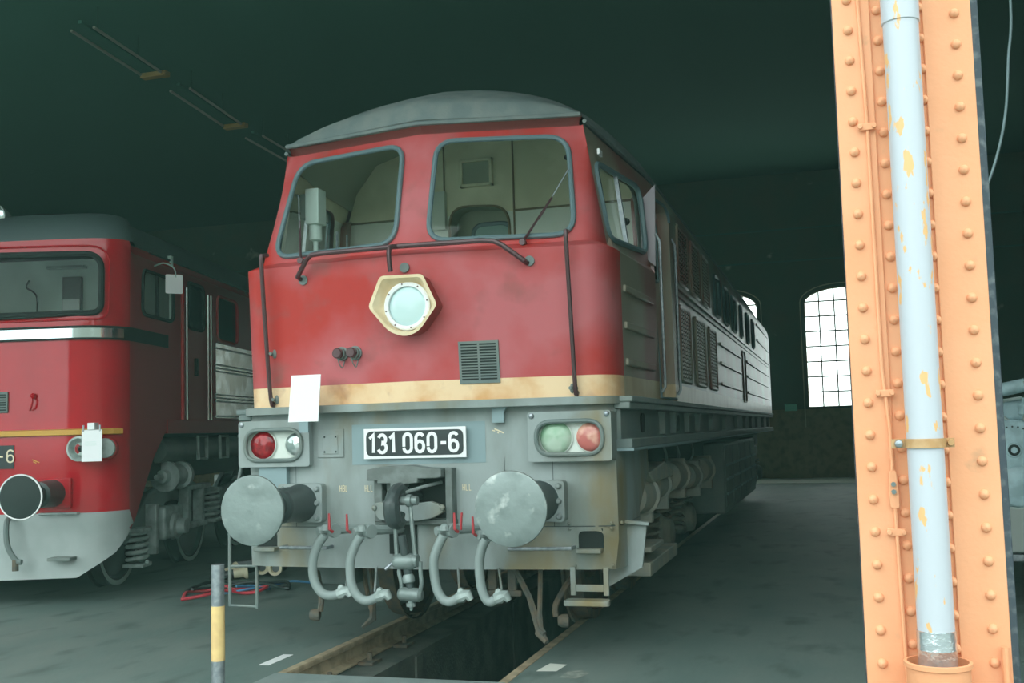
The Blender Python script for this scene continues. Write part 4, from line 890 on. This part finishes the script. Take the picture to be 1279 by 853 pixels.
# bogies
for y0 in (0, 9.0):
    bg_ = M()
    for sg in (1, -1):
        bg_.prism([(y0+.9, .55), (y0+1.5, .95), (y0+1.9, 1.02), (y0+2.6, 1.02), (y0+3.0, .80), (y0+4.4, .95), (y0+4.8, 1.0), (y0+4.8, .78), (y0+3.2, .62), (y0+2.75, .72), (y0+2.5, .84), (y0+2.0, .84), (y0+1.7, .72), (y0+1.5, .48), (y0+1.2, .42)], lambda y, z: (sg*1.06, y, z), lambda y, z: (sg*1.16, y, z))
    bg_ = bg_.build('bogie_frame', 'greydk', red, bevel=.012)
    for sg in (1, -1):
        for yc_ in (y0+1.50, y0+3.6, y0+5.4):
            wl = M().lathe((sg*.70, yc_, .50), (sg, 0, 0), [(-.02, .53), (0, .53), (.01, .50), (.13, .50), (.132, .43), (.09, .40), (.07, .15), (.12, .13), (.12, .001)], 36, False).build('wheel', 'shank', bg_)
            M().lathe((sg*.833, yc_, .50), (sg, 0, 0), [(0, .50), (.004, .50), (.004, .45), (0, .45)], 40, False).build('tyre_rim', 'boxgrey', wl)
        for ys, zb, h in ((y0+1.12, .27, .32), (y0+3.3, .55, .34)):
            sp = M().tube([(sg*1.20+.10*math.cos(t), ys+.10*math.sin(t), zb+h*t/(2*PI*5)) for t in frange(0, 10*PI, 90)], .022, 6).build('coil_spring', 'silver', bg_)
            M().box(sg*1.20-.11, sg*1.20+.11, ys-.12, ys+.12, zb+h, zb+h+.04).build('spring_cap', 'silver', sp, bevel=.008)
            M().box(sg*1.20-.11, sg*1.20+.11, ys-.12, ys+.12, zb-.04, zb).build('spring_base', 'silver', sp, bevel=.008)
        ab = M().box(sg*1.24-.12, sg*1.24+.06, y0+1.62, y0+2.15, .45, .80).build('axle_box', 'silver', bg_, bevel=.03)
        M().lathe((sg*1.28, y0+1.88, .58), (sg, 0, 0), [(0, .15), (.06, .14), (.07, .09), (.16, .085), (.17, .05)], 20).build('axle_box_cover', 'silver', ab)
        M().box(sg*1.2-.08, sg*1.2+.08, y0+1.42, y0+1.50, .32, .85).build('horn_guide', 'silver', bg_, bevel=.01)
        fr_ = M(); fr_.box(sg*1.22-.06, sg*1.22+.06, y0+2.35, y0+2.45, .52, 1.0); fr_.box(sg*1.22-.06, sg*1.22+.06, y0+2.35, y0+3.10, .94, 1.0); fr_.box(sg*1.22-.06, sg*1.22+.06, y0+2.35, y0+3.0, .50, .56); fr_.box(sg*1.22-.06, sg*1.22+.06, y0+2.80, y0+2.88, .55, .96); fr_.build('equaliser_frame', 'silver', bg_, bevel=.01)
        cy2 = M().lathe((sg*1.24, y0+1.52, 1.13), (0, 1, 0), [(0, .03), (.12, .035), (.13, .07), (.22, .08), (.23, .17), (.30, .17), (.31, .12), (.62, .12), (.63, .16), (.70, .16), (.72, .05)], 22).build('brake_cylinder', 'silver', bg_)
m = M(); m.lathe((1.20, 1.55, 1.42), (0, 1, 0), [(0, .12), (.02, .14), (2.6, .14), (2.62, .12)], 20); tk = m.build('air_reservoir', 'greydk', red)
for y in (2.45, 3.2): M().tube([(1.36, y, 1.30), (1.36, y, 1.56), (1.36, y+.28, 1.56), (1.36, y+.28, 1.30)], .022, 6, True).build('reservoir_bracket', 'silver', tk)
M().lathe((1.25, 4.4, 1.50), (0, -1, .1), [(-.2, .06), (.0, .06), (.02, .085), (.06, .085), (.07, .05)], 16).build('drain_valve', 'silver', red)
# mirror
M().tube(smooth([RS(RY(.95), 3.34, .01), RS(RY(.95), 3.37, .12), RS(RY(.98), 3.32, .2), RS(RY(1.0), 3.22, .2)], 5), .008, 6).build('mirror_arm', 'silver', red)
m = M(); x_, y_, _ = RS(RY(.98), 3.2, .18); m.prism(rpoly(rect(-.085, .085, -.10, .10), .015, 3), lambda a, b: (x_+a*.8, y_+a*.5, 3.15+b), lambda a, b: (x_+a*.8+.01, y_+a*.5+.015, 3.15+b)); m.build('wing_mirror', 'white', red)

# ================================================================== LOOSE THINGS
# information sheets
sh = tag(empty('information_sheet', (-.76, -.12, 1.63)), 'blank white information sheet standing against the cream stripe of the loco numbered 131 060-6', 'sign')
M().prism([(-.115, 0), (.115, 0), (.13, .325), (-.095, .325)], lambda a, b: (a, b*.06, b), lambda a, b: (a, b*.06+.006, b)).build('sheet', 'whitey', sh, smooth=0)
M().box(-.035, .035, .006, .03, -.075, .10).build('holder', 'greylt', sh, smooth=0)
PX, PZ = 1.30, 1.50
sh = tag(empty('paper_notice', (-5.1718+PX*math.cos(A), 1.5037+PX*math.sin(A), PZ), A), 'white paper notice clipped over the right lamps of the glossy red locomotive', 'notice')
M().box(-.10, .095, -.125, -.119, -.15, .145).build('sheet', 'whitey', sh, smooth=0)
for z in (0, .015, .03): M().box(-.07, .04, -.1262, -.125, z, z+.004).build('printed_line', 'boxgrey', sh, smooth=0)
for x in (-.085, .075): M().box(x-.008, x+.008, -.13, -.115, .13, .19).build('clip', 'steel', sh, bevel=.003)
M().box(-.04, .03, -.14, -.05, .145, .21).build('tape', 'whitey', sh, bevel=.004)

# riveted column
col = tag(empty('riveted_steel_column', (3.06, -3.0, 0)), 'orange riveted steel column beside the grey drainpipe at the right', 'column')
m = M(); m.box(-.225, -.10, -.012, 0, 0, 6.2); m.box(.07, .225, -.012, 0, 0, 6.2); m.box(-.22, .22, 0, .016, 0, 6.2); m.box(-.10, -.088, .017, .28, 0, 6.2); m.box(-.215, -.20, .017, .28, 0, 6.2); m.build('column_plates', 'column', col, bevel=.003)
M().box(.222, .248, -.008, .34, 0, 6.2).build('column_edge', 'columnedge', col, bevel=.003)
M().box(-.225, .225, .28, .30, 0, 6.2).build('column_back_plate', 'columnedge', col, smooth=0)
M().prism(rect(-.40, .40, -.25, .50), lambda x, y: (x, y, 0), lambda x, y: (x, y, .04)).build('column_foot', 'column', col, bevel=.005)
rv = M().lathe((0, 0, 0), (0, -1, 0), [(0, .0165), (.004, .0165), (.010, .013), (.014, .007), (.0155, .001)], 12, False).build('rivet', 'column', col, smooth=70)
first = True
for ci, (x, off, yy) in enumerate(((-.174, 3.0, -.012), (-.076, 2.954, .0), (.063, 2.945, .0), (.172, 2.905, -.012))):
    for k in range(25):
        z = off-.1085*k
        if first: rv.location = (x, yy, z); first = False
        else: copy(rv, col, (x, yy, z))
# drainpipe
pp_ = tag(empty('drainpipe', (3.053, -3.10, 0)), 'pale grey drainpipe with flaking orange paint running down the orange column', 'pipe')
M().cyl((0, 0, .60), (0, 0, 6.2), .0575, n=32).build('pipe', 'pipe', pp_)
M().lathe((0, 0, 2.86), (0, 0, 1), [(0, .058), (.003, .0615), (.10, .0615), (.102, .058)], 32, False).build('pipe_joint', 'pipe', pp_)
M().lathe((0, 0, .735), (0, 0, 1), [(0, .059), (.001, .0605), (.055, .0608), (.056, .0615), (.062, .0608), (.115, .0605), (.117, .058)], 32, False).build('silver_tape', 'tape', pp_)
cl = M().lathe((0, 0, 1.436), (0, 0, 1), [(0, .059), (0, .064), (.03, .064), (.03, .059)], 32, False); cl.box(-.105, -.06, .0, .012, 1.436, 1.466); cl.box(.06, .09, .0, .012, 1.436, 1.466)
cl = cl.build('pipe_clamp', 'rustclamp', pp_); M().lathe((-.082, -.0, 1.451), (0, -1, 0), [(0, .014), (.02, .012), (.024, .003)], 8).build('clamp_bolt', 'steel', cl); M().lathe((.078, -.0, 1.451), (0, -1, 0), [(0, .012), (.014, .010)], 6).build('clamp_bolt', 'rustclamp', cl)
M().lathe((0, 0, 0), (0, 0, 1), [(0, .09), (.735, .098), (.738, .105), (.752, .105), (.753, .094), (.70, .090), (.62, .088)], 36, False).build('standpipe', 'column', pp_)
M().cyl((0, 0, .01), (0, 0, .62), .085, n=24).build('standpipe_core', 'black', pp_)
cd_ = tag(empty('lightning_conductor', (3.0, -3.02, 0)), 'thin orange conductor wire clipped to the column left of the drainpipe', 'conductor')
pts = [(-.082, .002, 3.4), (-.078, .002, 3.0), (-.068, 0, 2.54), (-.066, 0, 1.95), (-.064, 0, 1.70), (-.050, -.004, 1.50), (-.050, -.004, 1.40)]
M().tube(pts, .0062, 8).build('wire', 'column', cd_)
M().prism(rpoly([(-.060, 1.36), (-.038, 1.36), (-.033, 1.28), (-.033, 1.235), (-.062, 1.235), (-.064, 1.28)], .006, 2), lambda a, b: (a, -.012, b), lambda a, b: (a, 0, b)).build('test_clamp', 'column', cd_, bevel=.002)
for z in (1.315, 1.29): M().cyl((-.049, -.012, z), (-.049, -.020, z), .0085, n=6).build('clamp_nut', 'greydk', cd_)
M().tube([(-.048, -.004, 1.40), (-.050, -.006, 1.36)], .006, 8).tube([(-.047, -.004, 1.235), (-.044, -.004, 1.0), (-.036, 0, .5), (-.035, 0, .05)], .0062, 8).build('lower_wire', 'column', cd_)
for z, dx in ((2.54, 0), (1.62, .01), (1.155, .022)):
    b_ = M().box(-.098+dx, -.040+dx, -.010, -.0, z-.012, z+.012); b_.cyl((-.092+dx, -.010, z), (-.092+dx, -.018, z), .009, n=8); b_.cyl((-.046+dx, -.010, z), (-.046+dx, -.018, z), .009, n=8); b_.build('wire_clip', 'column', cd_, bevel=.002)
st = M().cyl((0, 0, 0), (0, 0, .79), .012, n=10).build('stay_rod', 'column', loc=(0, 0, 0)); st.location = (3.262, -3.035, 0); tag(st, 'short orange rod standing in front of the column at its lower right corner', 'rod')
# hanging cable at the upper right
o = M().tube(smooth([(3.735, -1, 4.6), (3.738, -1, 3.65), (3.71, -1, 3.35), (3.68, -1, 3.07), (3.626, -1, 2.85), (3.559, -1, 2.68), (3.50, -1, 2.62), (3.40, -1, 2.60)], 6), .007, 6).build('hanging_cable', 'greylt', loc=(3.735, -1, 4.6)); tag(o, 'thin grey cable dangling in the dark right of the orange column', 'cable')
# bollard
bl = tag(empty('marker_post', (-.733, -1.25, 0)), 'galvanised steel post with yellow band in the left foreground', 'post')
M().cyl((0, 0, 0), (0, 0, .245), .038, n=28).build('lower_tube', 'steel', bl)
M().cyl((0, 0, .245), (0, 0, .558), .0395, n=28).build('yellow_band', 'bolyellow', bl)
M().cyl((0, 0, .558), (0, 0, .795), .038, n=28).build('upper_tube', 'steel', bl)
# welding hoses on the floor
hp_ = [('red', [(-3.26, 2.16), (-3.10, 2.30), (-3.0, 2.50), (-2.85, 2.62), (-2.70, 2.62), (-2.70, 2.80), (-2.90, 2.90), (-3.05, 2.72), (-3.15, 2.78), (-3.33, 2.72), (-3.36, 2.50), (-3.30, 2.30), (-3.25, 2.18)], .016, 'red rubber hose looped on the floor behind the marker post', 'cablered'),
 ('blue', [(-3.1, 2.52), (-2.95, 2.56), (-2.78, 2.70), (-2.76, 2.95), (-2.95, 2.98), (-3.05, 2.80), (-2.9, 3.1), (-2.75, 3.25), (-2.6, 3.2), (-2.45, 3.35)], .012, 'thin blue hose lying among the floor cables behind the marker post', 'cableblue'),
 ('black', [(-3.42, 2.45), (-3.52, 2.75), (-3.45, 3.1), (-3.15, 3.2), (-2.9, 3.2), (-2.65, 3.1), (-2.55, 2.95), (-2.75, 3.0), (-3.05, 3.05), (-3.3, 2.95), (-3.38, 2.7), (-3.36, 2.5)], .017, 'black cable coiled on the floor behind the marker post', 'cableblack')]
for k, P, r, lb, mt in hp_:
    o = M().tube(smooth([(x, y, r+.004+.02*(i % 3)) for i, (x, y) in enumerate(P)], 7), r, 8).build('floor_hose', mt, loc=(P[0][0], P[0][1], 0)); tag(o, lb, 'hose')
for i, (x, y, z, d, lb) in enumerate(((-3.66, 3.80, .09, (.6, .7, .3), 'pale cable coupling lying slanted, leftmost of the heap beyond the side ladder'), (-3.46, 3.66, .08, (.8, .5, .1), 'pale cable coupling in the middle of the heap beyond the side ladder'), (-3.33, 3.80, .11, (.5, -.8, .1), 'round pale cable coupling seen just right of the ladder tube'), (-3.13, 3.74, .11, (.2, -1, .1), 'round pale cable coupling at the right end of the heap'))):
    t = tag(empty('cable_coupling', (x, y, z)), lb, 'cable coupling', 'pale couplings on the floor')
    M().lathe((0, 0, 0), d, [(-.12, .05), (-.02, .055), (0, .075), (.03, .078), (.035, .05), (.0, .04)], 18, False).build('ring', 'brass', t); M().lathe((0, 0, 0), d, [(-.30, .035), (-.10, .05), (.0, .04)], 14).build('sleeve', 'shank', t)
o = M().prism([(-.5, 0), (.55, 0), (.55, .06), (-.5, .05)], lambda a, b: (a, b*.2+a*.5, b+.12+a*.08), lambda a, b: (a-.1, .16+a*.5, b+.12+a*.08)).box(-.45, -.35, -.2, .1, 0, .1).box(.3, .4, .1, .35, 0, .14).build('floor_plank', 'shank', loc=None); o.location = (-3.35, 4.25, 0); tag(o, 'dark board lying tilted behind the pale cable couplings', 'board')

# engine on a stand at the right
eg = tag(empty('engine', (4.25, 2.5, 0)), 'blue-grey diesel engine on a pale stand, seen right of the orange column', 'engine')
blk = M().box(-.25, .85, .10, 1.1, .95, 1.50).build('engine_block', 'bluegrey', eg, bevel=.03)
fl = M().lathe((-.14, .02, 1.266), (0, -1, 0), [(-.08, .20), (-.02, .235), (.02, .235), (.03, .22), (.035, .06), (.05, .055), (.05, .001)], 60, False).build('flywheel', 'bluegrey', eg, smooth=30)
m = M()
for k in range(60): a_ = 2*PI*k/60; m.box(-.14+.235*math.cos(a_)-.006, -.14+.235*math.cos(a_)+.006, -.0, .03, 1.266+.235*math.sin(a_)-.006, 1.266+.235*math.sin(a_)+.006)
m.build('ring_gear', 'bluegrey', fl, smooth=0, merge=False)
M().tube([(-.14+.035*math.cos(2*PI*k/20), -.035, 1.266+.035*math.sin(2*PI*k/20)) for k in range(20)], .010, 6, True).build('hub_ring', 'black', fl)
m = M()
for k in range(14): a_ = PI*k/14; m.cyl((-.14+.185*math.cos(a_), -.012, 1.266+.185*math.sin(a_)), (-.14+.185*math.cos(a_), -.016, 1.266+.185*math.sin(a_)), .008, n=6)
m.build('flywheel_bolts', 'shank', fl, smooth=0)
M().box(-.26, .3, .0, .2, .82, 1.0).lathe((-.12, .0, .98), (0, -1, 0), [(-.1, .18), (.02, .17), (.03, .15)], 20).build('flywheel_housing', 'bluegrey', eg, bevel=.02)
M().tube(smooth([(-.40, .1, 1.70), (-.2, .1, 1.745), (.1, .1, 1.80), (.5, .15, 1.86)], 5), .055, 14).build('exhaust_pipe', 'bluegrey', eg)
M().lathe((-.02, .05, 1.745), (1, 0, .2), [(0, .065), (.03, .07), (.035, .065)], 14).build('pipe_band', 'silver', eg)
M().lathe((.0, .05, 1.52), (0, 0, 1), [(0, .05), (.03, .08), (.10, .08), (.12, .05), (.16, .05)], 18).build('filter_bowl', 'bluegrey', eg)
M().tube([(-.30, .05, 1.62), (-.16, .02, 1.50), (-.08, .05, 1.46)], .012, 6).tube([(-.33, .05, 1.55), (-.18, .04, 1.66), (-.05, .05, 1.68)], .014, 6).tube(smooth([(-.05, .0, 1.50), (-.02, -.02, 1.58), (.06, .0, 1.64)], 5), .014, 6).build('fuel_pipes', 'silver', eg)
M().box(-.2, .75, .2, 1.0, 1.50, 1.66).build('rocker_cover', 'bluegrey', eg, bevel=.03)
M().box(-.42, .9, -.02, 1.2, .46, .82).build('stand_block', 'standgrey', eg, bevel=.02)
m = M(); m.box(-.6, 1.1, -.06, 1.3, .40, .45); m.build('stand_shelf', 'steel', eg, bevel=.005)
M().box(-.33, -.27, -.04, -.02, .52, .70).build('stand_slot', 'black', eg, smooth=0)
for x in (-.5, 1.0):
    for y in (0, 1.2): M().box(x-.04, x+.04, y-.04, y+.04, 0, .40).build('leg', 'shank', eg, bevel=.004)

# sign on the back wall
sg_ = M().box(-.17, .17, -.02, 0, -.095, .095).build('emergency_sign', 'green', smooth=0); sg_.location = (1.575, YB-.16-.012, 1.955); tag(sg_, 'small green emergency sign on the back wall left of the arched window', 'sign')
sg_.location = (1.575, YB-.006, 1.955)
# ceiling lights: twin unlit tubes with amber caps
TP = [((-5.70, 3.8), (-5.91, 5.45)), ((-5.95, 6.2), (-6.2, 8.0)), ((-6.24, 8.75), (-6.36, 10.4))]
for i, (a, b) in enumerate(TP):
    t = tag(empty('ceiling_lamp', (a[0], a[1], 6.5)), ['unlit twin tube lamp under the ceiling, nearest of the row at upper left', 'unlit twin tube lamp under the ceiling, middle of the row at upper left', 'unlit twin tube lamp under the ceiling, farthest of the row beside the cab roof'][i], 'ceiling lamp', 'twin tube lamps under the ceiling')
    dx, dy = b[0]-a[0], b[1]-a[1]
    for off in (-.16, .16): M().cyl((off, 0, 0), (off+dx, dy, 0), .019, n=8).build('tube', 'tubeglass', t)
    M().box(dx-.20, dx+.20, dy+.04, dy+.16, -.03, .04).build('end_cap', 'amber', t, bevel=.01)
    M().bar((0, -.05, .07), (dx, dy+.1, .07), .05, .04).build('lamp_rail', 'ceiling', t, smooth=0)
    for q in (.2, .8): M().cyl((dx*q, dy*q, .11), (dx*q, dy*q, .4+.0), .008, n=6).build('hanger', 'beam', t)
